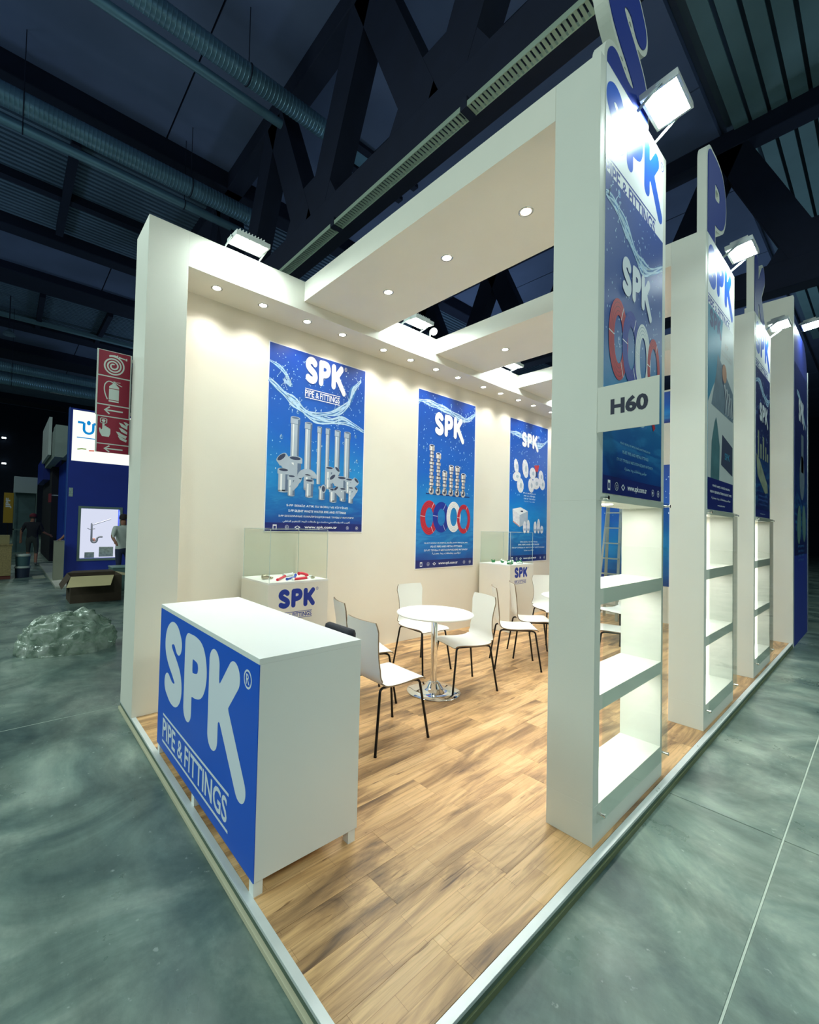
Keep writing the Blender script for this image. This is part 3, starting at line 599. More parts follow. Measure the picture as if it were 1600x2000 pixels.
def column(x, dark, art, letter, lab):
    t = thing('display_column', lab, 'column', (x+.5, (YC+YB)/2, 0), 'white display columns along the open side')
    x1 = x+1.009; xl, xr = x+.066, x1-.028
    bm = BM()
    box(bm, x, x1, YC, YB, 0, .190, .0015); box(bm, x, x1, YC, YB, 1.700, TOP, .0015)
    box(bm, x, xl, YC, YB, .190, 1.700, .0008); box(bm, xr, x1, YC, YB, .190, 1.700, .0008); finish('column_frame', bm, COLM, t)
    for z0, z1 in ((.648, .724), (1.176, 1.256)):
        bm = BM(); box(bm, xl+.0005, xr-.0005, YC+.0005, YB-.0005, z0, z1, .001); finish('shelf', bm, COLM, t)
    bm = BM(); box(bm, x, x1, YB+.0005, YF-.0005, HB, TOP, .0015); finish('header_beam', bm, WHITE, t)
    bm = BM(); box(bm, x+.044, x1+.012, YC-.028, YC-.022, .130, 1.732, .0012); gp = finish('glass_panel', bm, GLASS, t)
    for sx in (x+.056, x1-.002):
        for sz in (.150, 1.714):
            bm = BM(); tube(bm, [(sx, YC+.002, sz), (sx, YC-.034, sz)], .007, 12); tube(bm, [(sx, YC-.034, sz), (sx, YC-.038, sz)], .011, 12); finish('stud', bm, STEEL, gp)
    bm = BM()
    for k in range(2):
        cx_ = x+.16+.20*k; lathe(bm, [(0, 1.6955), (.052, 1.6955), (.056, 1.6975), (.056, 1.699)], cx_, (YC+YB)/2, 20)
    finish('shelf_light', bm, DOWNE, t)
    bm = BM(); box(bm, x+.062, x+.948, YC-.0022, YC-.0002, 1.740, TOP-.012); finish('white_print_ground', bm, PWHITE, t)
    bm = BM(); box(bm, x+.066, x+.944, YC-.0034, YC-.0022, 1.742, 3.412); finish('printed_background', bm, dark, t)
    A = Art((x+.066, YC-.0035, 1.742), (1, 0, 0), (0, 0, 1), (0, -1, 0)); art(A, .878, 1.670); A.done('printed_picture', t)
    A = Art((x+.066, YC-.0024, 3.57), (1, 0, 0), (0, 0, 1), (0, -1, 0)); A.logo('SPK', BLUE, .0, .005, .685, 1, .70, lm=BLUED); A.done('printed_logo', t)
    for lz, le in ((1.69, 4.5), (1.170, 5.0), (.642, 5.0)):  # top lamp serves the two discs; lower two are added to brighten the shelves
        l = bpy.data.lights.new('shelf_lamp_and_fill', 'AREA'); l.shape = 'RECTANGLE'; l.size = .75; l.size_y = .05; l.energy = le; l.color = (1, .97, .90)
        o = bpy.data.objects.new('shelf_lamp_and_fill', l); o.location = (x+.5, (YC+YB)/2, lz); COL.objects.link(o)
        if lz < 1.5:
            bm = BM(); box(bm, x+.12, x+.88, (YC+YB)/2-.025, (YC+YB)/2+.025, lz+.001, lz+.0055); finish('added_shelf_strip', bm, STEEL, t)  # strip added to carry the shelf fill light
    # free-standing bubble letter on top
    st, off, sc_, zo = letter
    t3 = thing('standing_letter', off[1], 'letter', (x+.4, YC+.04, TOP), 'blue cut-out letters on top of the columns')
    base = [([((a_-off[0])*sc_, b_*sc_) for a_, b_ in pts], ([q*sc_ for q in rr] if isinstance(rr, list) else rr*sc_)) for pts, rr in st]
    for grow, y0, y1, m_, nm in ((.028, YC+.012, YC+.075, COLM, 'letter_body'), (-.004, YC+.008, YC+.0118, BLUED, 'letter_face')):
        P = field_polys(base, .022, grow=grow, cut=TOP+.0005-zo)
        bm = BM(); vs = {}
        for q in P:
            f = []
            for (u_, v_) in q:
                k = (round(u_, 5), round(v_, 5))
                if k not in vs: vs[k] = bm.verts.new((x+.085+u_, y0, zo+v_))
                if not f or f[-1] is not vs[k]: f.append(vs[k])
            if len(f) > 2 and f[0] is f[-1]: f.pop()
            if len(set(f)) >= 3:
                try: bm.faces.new(f)
                except ValueError: pass
        bmesh.ops.dissolve_limit(bm, angle_limit=.002, verts=bm.verts, edges=bm.edges)
        bmesh.ops.triangulate(bm, faces=bm.faces)
        g = bmesh.ops.extrude_face_region(bm, geom=list(bm.faces)); bmesh.ops.translate(bm, verts=[e for e in g['geom'] if isinstance(e, bmesh.types.BMVert)], vec=(0, y1-y0, 0))
        bmesh.ops.recalc_face_normals(bm, faces=bm.faces); finish(nm, bm, m_, t3)
    return t
column(X1, WP2, banner_coils, (GS, (0, 'blue standing cut-out letter S on the nearest column top, partly out of frame'), 1.72, 3.87), 'nearest white display column with hose-coil banner and glass-fronted shelves')
column(X2, TEAL, banner_grey, (GP, (.395, 'blue standing cut-out letter P on the middle column top'), 1.72, 3.90), 'middle white display column with grey banner showing a bottle and striped shirt')
column(X3, WP3, banner_dark, (GKS, (.80, 'blue standing cut-out letter K on the third column top'), 1.60, 3.90), 'third white display column with dark blue banner, farthest of the glass-fronted ones')

# placard H60: a flag sign standing off the nearest column
t = thing('stand_number_placard', 'white placard reading H60 sticking out from the nearest column', 'sign', (X1-.002, .79, 2.036))
bm = BM(); box(bm, X1-.006, X1-.001, .660, .928, 2.034, 2.258, .0008); finish('board', bm, mat('placard_white', (222, 222, 212), .5), t)
A = Art((X1-.0062, .928, 2.034), (0, -1, 0), (0, 0, 1), (-1, 0, 0)); A.text('H60', mat('ink_navy', (18, 26, 58), .5), .062, .078, .162, .078, 1, .045); A.done('printed_number', t)
bm = BM(); box(bm, X1-.0008, X1+.010, .900, .9305, 2.06, 2.24, .0008); finish('mounting_strip', bm, ALU, t)

# tall corner slab at the far end
t = thing('end_block', 'tall white end block with a dark blue bannered side, at the far end', 'partition', (9.4, 1.14, GZ))
bm = BM(); box(bm, XE, XE+.10, .872, 1.415, GZ, 5.03, .002); finish('white_end_panel', bm, COLM, t)
bm = BM()
pts = [(XE+.1005, GZ), (10.32, GZ), (10.32, 4.15)]+[(q.x, q.z) for q in arc((9.80, 0, 4.15), (1, 0, 0), (0, 0, 1), .52, 0, 90, 10)]+[(XE+.1005, 4.67)]
va = [bm.verts.new((q[0], .872, q[1])) for q in pts]; vb = [bm.verts.new((q[0], 1.40, q[1])) for q in pts]
bm.faces.new(va); bm.faces.new(vb[::-1])
for i in range(len(pts)): bm.faces.new((va[i], vb[i], vb[(i+1) % len(pts)], va[(i+1) % len(pts)]))
bmesh.ops.recalc_face_normals(bm, faces=bm.faces); finish('blue_side_panel', bm, PBLUE, t)
bm = BM(); box(bm, 8.80, 10.24, .868, .871, 1.25, 4.1); finish('printed_background', bm, WP3, t)
A = Art((8.80, .8675, 1.25), (1, 0, 0), (0, 0, 1), (0, -1, 0)); Wb, Hb_ = 1.44, 2.85
A.logo('SPK', LWHITE, .4, Hb_*.72, .50, 8, .7, lines=False, reg=False); splash(A, [(.2, Hb_*.86), (.6, Hb_*.84), (1.0, Hb_*.76), (1.3, Hb_*.72)], .12, 61)
OLG = mat('leaf_print', (96, 132, 130), .45, var=.2)
A.ell(.45, Hb_*.16, .22, .30, OLG, 5, 16, R(-12)); A.ell(1.05, Hb_*.17, .22, .30, OLG, 5, 16, R(12)); A.ell(.8, Hb_*.42, .30, .35, mat('photo_grey_print', (112, 130, 148)), 5); A.rect(.7, .98, Hb_*.45, Hb_*.66, mat('photo_grey_print', (112, 130, 148)), 5)
for i in range(4): A.text(('PIPE', 'BORU', 'SPK PIPE', 'FITTINGS')[i], SPLD, .35, -.02+Hb_*.045-i*.07, .7, .035, 6)
A.done('printed_picture', t)
bm = BM(); box(bm, 10.325, 10.345, .86, 1.41, GZ, 4.3); finish('edge_profile', bm, ALU, t)
# blue banner on the end wall and a folding ladder in front of it
t = thing('wall_banner', 'plain bright blue banner on the end wall behind the ladder', 'banner', (XE-.004, 2.9, .62))
bm = BM(); box(bm, XE-.004, XE-.0005, 1.9, 3.9, .62, 2.70); finish('printed_background', bm, WP1, t)
A = Art((XE-.0042, 3.9, .62), (0, -1, 0), (0, 0, 1), (-1, 0, 0)); drops(A, .05, 1.95, 1.2, 2.0, 60, 71, (.004, .01)); A.stroke([(.72, .72), (.88, .66)], .012, DROP, 3); A.done('printed_picture', t)
t = thing('wall_banner', 'narrow blue strip banner high on the end wall near its top', 'banner', (XE-.004, 2.9, 3.42))
bm = BM(); box(bm, XE-.004, XE-.0005, 1.9, 3.9, 3.42, 3.96); finish('printed_background', bm, WP1, t)
t = thing('step_ladder', 'silver aluminium folding ladder standing before the blue end wall banner', 'ladder', (8.15, 3.1, 0))
for sy in (0, 1):
    for sx in (0, 1):
        bm = BM(); bar(bm, (8.10+.12*0+(.30 if sx else -.05), 3.33-sy*.34 if not sx else 3.33-sy*.34, 0), (8.16+.04*sx, 3.19-sy*.22, 2.02), .045, .022); finish('stile', bm, ALU, t)
for k in range(7):
    f = (k+1)/7.6; xx = 8.05+.11*f; ya = 3.33-.14*f; yb = 2.99-.02*f
    bm = BM(); bar(bm, (xx-.005, ya, 2.02*f), (xx-.005, yb, 2.02*f), .075, .022); finish('step', bm, ALU, t)
bm = BM(); box(bm, 8.08, 8.26, 2.95, 3.21, 2.02, 2.05, .004); finish('top_cap', bm, mat('cap_navy', (24, 40, 90), .5), t)

# ------------------------------------------------------------------ lamps of the stand
def downlight(x, y, z, pw, label, grp):
    t = thing('downlight', label, 'ceiling light', (x, y, z), grp)
    bm = BM(); lathe(bm, [(.050, z-.0005), (.052, z-.004), (.042, z-.007), (.036, z-.004)], x, y, 24); finish('lamp_ring', bm, STEEL, t, smooth=True)
    bm = BM(); lathe(bm, [(.036, z-.0042), (.0, z-.0058)], x, y, 20); finish('lamp_lens', bm, DOWNE, t)
    l = bpy.data.lights.new('downlight_lamp', 'SPOT'); l.energy = pw; l.color = (1, .985, .91); l.spot_size = R(125); l.spot_blend = .9; l.shadow_soft_size = .035
    o = bpy.data.objects.new('downlight_lamp', l); o.location = (x, y, z-.012); COL.objects.link(o)
ords = ['first', 'second', 'third', 'fourth', 'fifth', 'sixth', 'seventh', 'eighth', 'ninth', 'tenth', 'eleventh', 'twelfth', 'thirteenth', 'fourteenth', 'fifteenth']
for i, x in enumerate([1.418, 1.88, 2.387, 2.851, 3.476, 3.945, 4.438, 4.906, 5.52, 5.98, 6.502, 6.976, 7.6, 8.1]):
    downlight(x, 3.968, ZS, 31, 'round recessed spotlight in the white soffit above the posters, %s from the end pillar' % ords[i], 'soffit spotlights')
for k, (x, nm) in enumerate(((X1, 'nearest'), (X2, 'middle'), (X3, 'third'))):
    for y, wn in ((1.64, 'closest to the column'), (2.36, 'in the middle'), (3.085, 'closest to the back wall')):
        downlight(x+.505, y, HB, 54, 'round recessed spotlight under the %s header beam, %s' % (nm, wn), 'header beam spotlights')
def flood(x0, x1, y0, y1, z, mount_y, label, grp, pitch=6, e=95):
    """lit face looks down; arms reach back to the mount edge"""
    t = thing('floodlight', label, 'floodlight', ((x0+x1)/2, mount_y, z), grp)
    ym = (y0+y1)/2; hy = (y1-y0)/2; c, s_ = math.cos(R(pitch)), math.sin(R(pitch))
    def Q(x, v, h): return Vector((x, ym+v*c+h*s_, z-v*s_+h*c))
    def slab(bm, xa, xb, va, vb, ha, hb, mi=0):
        cc = Q((xa+xb)/2, (va+vb)/2, (ha+hb)/2); obox(bm, cc, ((xb-xa)/2, 0, 0), Q(0, (vb-va)/2, 0)-Q(0, 0, 0), Q(0, 0, (hb-ha)/2)-Q(0, 0, 0), mi)
    bm = BM(); slab(bm, x0-.014, x1+.014, -hy-.014, hy+.014, .004, .034); slab(bm, x0+.02, x1-.02, -hy+.02, hy-.02, .034, .055)
    for k in range(9): slab(bm, x0+.03+k*(x1-x0-.06)/8-.003, x0+.03+k*(x1-x0-.06)/8+.003, -hy+.02, hy-.02, .055, .070)
    finish('housing', bm, mat('lamp_housing', (205, 208, 206), .4, .5), t)
    bm = BM()
    for va, vb, xa, xb in ((-hy-.014, -hy, x0-.014, x1+.014), (hy, hy+.014, x0-.014, x1+.014), (-hy, hy, x0-.014, x0), (-hy, hy, x1, x1+.014)): slab(bm, xa, xb, va, vb, -.006, .004)
    finish('rim', bm, mat('lamp_housing', (205, 208, 206)), t)
    bm = BM(); slab(bm, x0, x1, -hy, hy, -.003, .003); finish('lit_panel', bm, emis('floodlight_glow_%d' % e, (236, 255, 250), e), t)
    for sx in (x0-.020, x1+.020):
        bm = BM(); bar(bm, Q(sx, -hy*.2, .01), (sx, mount_y+.006 if z < 4.5 else mount_y-.001, TOP+.012 if z < 4.5 else z), .006, .018); finish('bracket_arm', bm, ALU, t)
        bm = BM(); tube(bm, [Q(sx-.006, -.0, .012), Q(sx+.006, 0, .012)], .012, 10); finish('knob', bm, ALU, t)
for x0, nm in ((2.77, 'nearest'), (4.835, 'middle'), (6.94, 'third')):
    flood(x0, x0+.27, .748, .912, 4.075, YC, 'glaring square floodlight above the logo banner of the %s column' % nm, 'floodlights over the column banners')
flood(9.25, 9.55, .66, .84, 4.78, .872, 'distant glaring floodlight above the blue side of the end block', None, e=60)
for x0, nm in ((1.44, 'pillar and first header beam'), (3.63, 'first and second header beams'), (5.67, 'second and third header beams'), (7.5, 'third header beam and end wall')):
    flood(x0, x0+.285, 3.575, 3.760, 4.02, YF, 'glaring white floodlight on the back fascia between %s' % nm, 'floodlights on the back fascia', pitch=-5, e=150)
t = thing('round_lamp', 'small round lamp bulb beside the fascia floodlight between the header beams', 'lamp', (4.10, 3.74, 4.0))
bm = BM(); bmesh.ops.create_uvsphere(bm, u_segments=16, v_segments=10, radius=.045, matrix=Matrix.Translation((4.12, 3.735, 4.045))); finish('bulb', bm, emis('bulb_glow', (250, 255, 248), 8), t, smooth=True)
bm = BM(); tube(bm, [(4.12, 3.735, 4.08), (4.12, 3.80, 4.075), (4.12, 3.80, 3.999)], .012, 8); finish('lamp_arm', bm, ALU, t)

# ------------------------------------------------------------------ reception counter
DX0, DX1, DY0, DY1, DZ0, DZ1 = .829, 1.372, 1.683, 3.165, .062, .981
t = thing('reception_counter', 'white reception counter on short legs with a bright blue logo front', 'counter', (1.1, 2.42, 0))
bm = BM(); box(bm, DX0, DX1, DY0, DY1, DZ1-.025, DZ1, .001); finish('counter_top', bm, DESKW, t)
for y0, y1 in ((DY0, DY0+.022), (DY1-.022, DY1)):
    bm = BM(); box(bm, DX0+.004, DX1, y0, y1, DZ0, DZ1-.0255, .001); finish('side_panel', bm, DESKW, t)
bm = BM(); box(bm, DX0+.0036, DX0+.018, DY0+.0225, DY1-.0225, DZ0, DZ1-.0255); box(bm, DX0, DX0+.0035, DY0, DY1, DZ0, DZ1-.0255); finish('blue_front_panel', bm, BLUE, t)
bm = BM(); box(bm, DX0+.02, DX1-.12, DY0+.023, DY1-.023, DZ0, DZ0+.018); finish('bottom_board', bm, DESKW, t)
for lx in (DX0+.004, DX1-.05):
    for ly in (DY0+.004, (DY0+DY1)/2, DY1-.05):
        if lx > 1 and 2 < ly < 3: continue
        bm = BM(); box(bm, lx, lx+.042, ly, ly+.042, 0, DZ0, .001); lg = finish('leg', bm, DESKW, t)
        bm = BM(); box(bm, lx+.003, lx+.039, ly+.003, ly+.039, -.0, .004); finish('foot_pad', bm, BLACKM, lg)
A = Art((DX0-.0004, DY1, 0), (0, -1, 0), (0, 0, 1), (-1, 0, 0)); A.logo('SPK', LWHITE, .125, .405, 1, 1); A.done('printed_logo', t)

# ------------------------------------------------------------------ display pedestals with acrylic cases
def pedestal(x0, x1, y0, y1, z1, case_z, label, lsc, lx, lz):
    t = thing('display_pedestal', label, 'pedestal', ((x0+x1)/2, (y0+y1)/2, 0), 'white display pedestals along the back wall')
    bm = BM(); box(bm, x0, x1, y0, y1, 0, z1-.0185, .0015); finish('pedestal_body', bm, WHITE, t)
    bm = BM(); box(bm, x0, x1, y0, y1, z1-.018, z1, .001); finish('pedestal_top', bm, DESKW, t)
    A = Art((x0, y0-.0004, 0), (1, 0, 0), (0, 0, 1), (0, -1, 0)); A.logo('SPKs', BLUED, lx, lz, lsc, 1, lsc*1.05); A.done('printed_logo', t)
    c = thing('acrylic_case', 'clear acrylic case on the '+label.split(' with')[0], 'display case', ((x0+x1)/2, (y0+y1)/2, z1), 'clear acrylic cases on the pedestals')
    g = .012; th = .005
    for (a0, a1, b0, b1) in ((x0+g, x1-g, y0+g, y0+g+th), (x0+g, x1-g, y1-g-th, y1-g), (x0+g, x0+g+th, y0+g+th, y1-g-th), (x1-g-th, x1-g, y0+g+th, y1-g-th)):
        bm = BM(); box(bm, a0, a1, b0, b1, z1+.0005, case_z-th-.0003); finish('side_pane', bm, ACRYL, c)
    bm = BM(); box(bm, x0+g, x1-g, y0+g, y1-g, case_z-th, case_z); finish('top_pane', bm, ACRYL, c)
    bm = BM(); e = mat('acrylic_edge', (200, 214, 208), .15)
    q = .0022
    for (xx, yy) in ((x0+g, y0+g), (x1-g, y0+g), (x0+g, y1-g), (x1-g, y1-g)): box(bm, xx-q, xx+q, yy-q, yy+q, z1+.0005, case_z)
    for yy in (y0+g, y1-g): box(bm, x0+g, x1-g, yy-q, yy+q, case_z-.002, case_z+.001)
    for xx in (x0+g, x1-g): box(bm, xx-q, xx+q, y0+g, y1-g, case_z-.002, case_z+.001)
    finish('pane_edge', bm, e, c)
pedestal(1.838, 2.490, 3.600, 4.185, 1.0, 1.49, 'pedestal left of the first poster with dark blue logo and red pipe samples', .335, .105, .755)
pedestal(5.764, 6.420, 3.610, 4.160, 1.0, 1.49, 'pedestal between the second and third posters with green samples', .30, .12, .80)
PR = mat('pipe_red', (214, 30, 60), .35); PB = mat('pipe_blue', (36, 72, 170), .35); PWm = mat('pipe_white', (238, 240, 242), .35); PG = mat('fitting_green', (26, 120, 66), .4); BR = mat('brass_nickel', (176, 172, 150), .25, .8)
def sample(name, pts, rad, m, label, cat, rim=None):
    t = thing(name, label, cat, tuple(pts[0]), 'sample pieces on the pedestals')
    bm = BM(); tube(bm, pts, rad, 12); finish('pipe_body', bm, m, t, smooth=True, angle=50)
    for k in (0, -1):
        p0 = Vector(pts[k]); d = (Vector(pts[1])-p0).normalized() if k == 0 else (p0-Vector(pts[-2])).normalized()*-1
        bm = BM(); tube(bm, [p0-d*.002, p0+d*.014], rad*1.25, 12); finish('end_ring', bm, rim or m, t)
zt = 1.0
sample('pipe_sample', [(1.98, 3.70, zt+.013), (2.18, 3.92, zt+.013)], .011, PR, 'long thin red pipe sample lying slantwise on the first pedestal', 'pipe')
sample('pipe_sample', [(2.12, 3.66, zt+.013), (2.31, 3.70, zt+.013)], .012, PR, 'short red pipe sample near the front edge of the first pedestal', 'pipe', PWm)
sample('pipe_sample', [tuple(q) for q in arc((2.35, 3.86, zt+.02), (1, 0, 0), (0, 1, .3), .045, -20, 120, 8)], .014, PR, 'curved red pipe elbow at the back right of the first pedestal', 'pipe')
sample('pipe_sample', [(2.08, 3.70, zt+.012), (2.22, 3.79, zt+.012), (2.25, 3.83, zt+.03)], .011, PB, 'blue bent pipe sample in the middle of the first pedestal', 'pipe')
sample('pipe_sample', [(2.18, 3.95, zt+.016), (2.30, 3.98, zt+.02)], .015, PWm, 'white pipe sample at the back of the first pedestal', 'pipe')
sample('pipe_sample', [(2.38, 3.77, zt+.010), (2.445, 3.85, zt+.010)], .006, PWm, 'thin white rod at the right end of the first pedestal', 'pipe')
for (x, y, rr, nm) in ((1.93, 3.86, .026, 'round metal pressure gauge at the left of the first pedestal'), (1.985, 3.85, .015, 'small metal valve beside the gauge on the first pedestal'), (2.37, 3.70, .014, 'metal pipe fitting at the right front of the first pedestal')):
    t = thing('valve', nm, 'valve', (x, y, zt), 'sample pieces on the pedestals')
    bm = BM(); tube(bm, [(x-rr, y, zt+rr), (x+rr, y, zt+rr)], rr*.9, 14); finish('valve_body', bm, BR, t, smooth=True, angle=40)
    bm = BM(); tube(bm, [(x, y, zt+rr), (x+rr*2.0, y+.01, zt+rr*.8)], rr*.4, 10); finish('valve_stem', bm, BR, t)
q = random.Random(5)
for k in range(13):
    x = 5.83+.52*((k*.381+.05) % 1); y = 3.67+.115*(k % 4)+.01*(k % 3); g_ = k % 3 != 1
    m_ = PG if g_ else PWm; an = q.uniform(0, 3.1); L_ = .022+.014*(k % 3)
    t = thing('pipe_fitting', ('dark green' if g_ else 'white')+' loose pipe fitting on the far pedestal, %s' % ('near its front left' if x < 6.09 and y < 3.86 else 'near its front right' if y < 3.86 else 'near its back left' if x < 6.09 else 'near its back right'), 'fitting', (x, y, zt), 'green and white fittings on the far pedestal')
    bm = BM(); tube(bm, [(x-L_*math.cos(an), y-L_*math.sin(an), zt+.017), (x+L_*math.cos(an), y+L_*math.sin(an), zt+.017)], .015, 12); tube(bm, [(x, y, zt+.017), (x-.03*math.sin(an), y+.03*math.cos(an), zt+.034+.01*(k % 2))], .011, 10); finish('fitting_body', bm, m_, t, smooth=True, angle=45)

# ------------------------------------------------------------------ chairs and round tables
def make_chair():
    t = thing('chair', 'x', 'chair', (0, 0, 0), 'white shell chairs with black legs')
    prof = curve_pts([(.222, .432), (.195, .450), (.12, .452), (0, .445), (-.11, .447), (-.170, .462), (-.203, .505), (-.214, .58), (-.224, .70), (-.250, .882)], 5)
    def wd(z, x): 
        if z < .50: return .195+.006*min(1, max(0, (.1-x)*4))
        f = (z-.50)/.38; return .195-.030*math.sin(math.pi*min(1, f*1.15))*(1-f*.4)-.006*f
    def shell(pf, nx=8):
        bm = BM(); rows = []
        for i, (x, z) in enumerate(pf):
            h = wd(z, x)
            if i == 0: h -= .018
            if i >= len(pf)-2: h -= .010*(1 if i == len(pf)-2 else 2.2)
            bend = .020*max(0, min(1, (z-.46)/.1))
            rows.append([Vector((x+bend*(abs(k/nx*2-1)**2), (k/nx*2-1)*h, z)) for k in range(nx+1)])
        nr = len(rows); th = .0105; top, bot = [], []
        for i in range(nr):
            a_ = Vector((rows[min(i+1, nr-1)][0].x-rows[max(i-1, 0)][0].x, 0, rows[min(i+1, nr-1)][0].z-rows[max(i-1, 0)][0].z)).normalized()
            nrm = Vector((a_.z, 0, -a_.x)) if True else None
            top.append([bm.verts.new(v) for v in rows[i]]); bot.append([bm.verts.new(v-nrm*th*-1*-1) for v in rows[i]])
        for i in range(nr-1):
            for k in range(nx):
                bm.faces.new((top[i][k], top[i+1][k], top[i+1][k+1], top[i][k+1])); bm.faces.new((bot[i][k], bot[i][k+1], bot[i+1][k+1], bot[i+1][k]))
            for k in (0, nx):
                f = bm.faces.new((top[i][k], bot[i][k], bot[i+1][k], top[i+1][k])); f.material_index = 1
        for i in (0, nr-1):
            for k in range(nx):
                f = bm.faces.new((top[i][k], top[i][k+1], bot[i][k+1], bot[i][k])); f.material_index = 1
        bmesh.ops.recalc_face_normals(bm, faces=bm.faces)
        return bm
    ks = 27
    finish('seat', shell(prof[:ks+1]), [SHELL, PLYEDGE], t, smooth=True, angle=40)
    finish('backrest', shell(prof[ks:]), [SHELL, PLYEDGE], t, smooth=True, angle=40)
    zr = .424
    for sy in (-1, 1):
        for sx in (-1, 1):
            foot = Vector((sx*.246, sy*.205, .0)); knee = Vector((sx*.190, sy*.170, .385)); topp = Vector((sx*.145, sy*.150, zr))
            pts = [foot, foot.lerp(knee, .5), foot.lerp(knee, .93)]+[knee.lerp(topp, k/4)+Vector((sx*.012, sy*.003, .012))*math.sin(math.pi*k/4) for k in range(1, 5)]
            bm = BM(); tube(bm, pts, .0095, 8); lg = finish('leg', bm, BLACKM, t, smooth=True, angle=60)
            bm = BM(); tube(bm, [foot+Vector((0, 0, .0)), foot.lerp(knee, .03)], .0112, 8); finish('foot_cap', bm, BLACKM, lg)
    bm = BM()
    for sy in (-1, 1): tube(bm, [(-.145, sy*.150, zr), (.145, sy*.150, zr)], .0095, 8)
    for sx in (-1, 1): tube(bm, [(sx*.10, -.150, zr), (sx*.10, .150, zr)], .0085, 8)
    for sx in (-1, 1):
        for sy in (-1, 1): tube(bm, [(sx*.10, sy*.11, zr+.004), (sx*.10, sy*.11, zr+.0135)], .011, 8)
    finish('seat_frame', bm, BLACKM, t, smooth=True, angle=60)
    return t
ch0 = make_chair()
spots = [(2.195, 2.395, -3, 'white shell chair nearest the reception counter, its back to the counter'),
         (2.500, 3.040, -20, 'white shell chair half hidden behind the chair nearest the counter'),
         (3.470, 2.670, 161, 'white shell chair right of the chrome table, its back towards the second table'),
         (3.585, 3.330, -95, 'white shell chair behind the chrome table, against the back wall'),
         (4.480, 2.735, -48, 'white shell chair seen edge-on just left of the far pedestal'),
         (5.000, 2.830, -48, 'white shell chair in front of the far pedestal logo, at the second table'),
         (5.880, 3.020, -125, 'white shell chair behind the second table, mostly hidden by the column'),
         (5.330, 1.960, 118, 'white shell chair seen through the glass shelves of the nearest column'),
         (6.650, 2.420, 160, 'farther white shell chair seen through the nearest column shelves')]
for i, (x, y, an, lab) in enumerate(spots):
    c = ch0 if i == 0 else copy_tree(ch0)
    c.location = (x, y, 0); c.rotation_euler = (0, 0, R(an)); c['label'] = lab
def round_table(x, y, label):
    t = thing('round_table', label, 'table', (x, y, 0), 'white round pedestal tables')
    bm = BM(); lathe(bm, [(0, .718), (.345, .718), (.356, .722), (.36, .730), (.356, .738), (.345, .742), (0, .742)], x, y, 64); finish('tabletop', bm, DESKW, t, smooth=True, angle=40)
    bm = BM(); lathe(bm, [(.030, .07), (.030, .700), (.075, .705), (.075, .7175), (.0, .7175)], x, y, 32); finish('pole', bm, CHROME, t, smooth=True, angle=40)
    bm = BM(); lathe(bm, [(0, .001), (.245, .001), (.250, .006), (.245, .012), (.17, .020), (.115, .030), (.085, .050), (.060, .085), (.038, .100), (.0305, .101)], x, y, 64); finish('base', bm, CHROME, t, smooth=True, angle=50)
round_table(3.135, 2.755, 'round white table with a chrome pole and domed base, left of the nearest column')
round_table(5.345, 2.480, 'second round white table, mostly hidden behind the nearest column')
# black padded chair tucked into the counter
t = thing('padded_chair', 'black padded chair back just showing above the end of the counter top', 'chair', (1.48, 2.06, 0))
def rbox(bm, *a_, bev=.02): box(bm, *a_, bev=bev)
bm = BM(); rbox(bm, 1.470, 1.525, 1.905, 2.165, .72, .968, bev=.024); finish('backrest', bm, BLACKF, t, smooth=True, angle=60)
bm = BM(); rbox(bm, 1.26, 1.46, 1.905, 2.165, .42, .48, bev=.02); finish('seat', bm, BLACKF, t, smooth=True, angle=60)
for sx in (1.30, 1.455):
    for sy in (1.94, 2.13):
        bm = BM(); tube(bm, [(sx, sy, 0), (sx, sy, .43)] if sx < 1.4 else [(sx, sy, 0), (sx, sy, .60), (1.49, sy, .74)], .010, 8); finish('leg', bm, BLACKM, t)

# ------------------------------------------------------------------ fire signs on the rear edge of the back wall
FR = mat('sign_red', (150, 22, 54), .45); FW = mat('sign_white', (214, 222, 216), .45)
def sign_board(z0, z1, y, dx, label, fn, vs=1):
    t = thing('fire_sign', label, 'sign', (.67, y, z0), 'red fire equipment signs')
    bm = BM(); box(bm, .545+dx, .806+dx, y, y+.004, z0, z1, .0008); finish('sign_plate', bm, FW, t)
    A = Art((.545+dx, y-.0003, z0), (1, 0, 0), (0, 0, vs), (0, -1, 0)); fn(A); A.done('printed_symbols', t)
    bm = BM(); box(bm, .790+dx, .84, y+.0045, YW+.075, z0+.03, z0+.06); box(bm, .790+dx, .84, y+.0045, YW+.075, z1-.06, z1-.03); finish('mounting_strip', bm, ALU, t)
    return t
def arrow(A, y_, l=3):
    A.rect(.075, .205, y_-.006, y_+.006, FW, l); A.stroke([(.105, y_+.030), (.068, y_), (.105, y_-.030)], .012, FW, l)
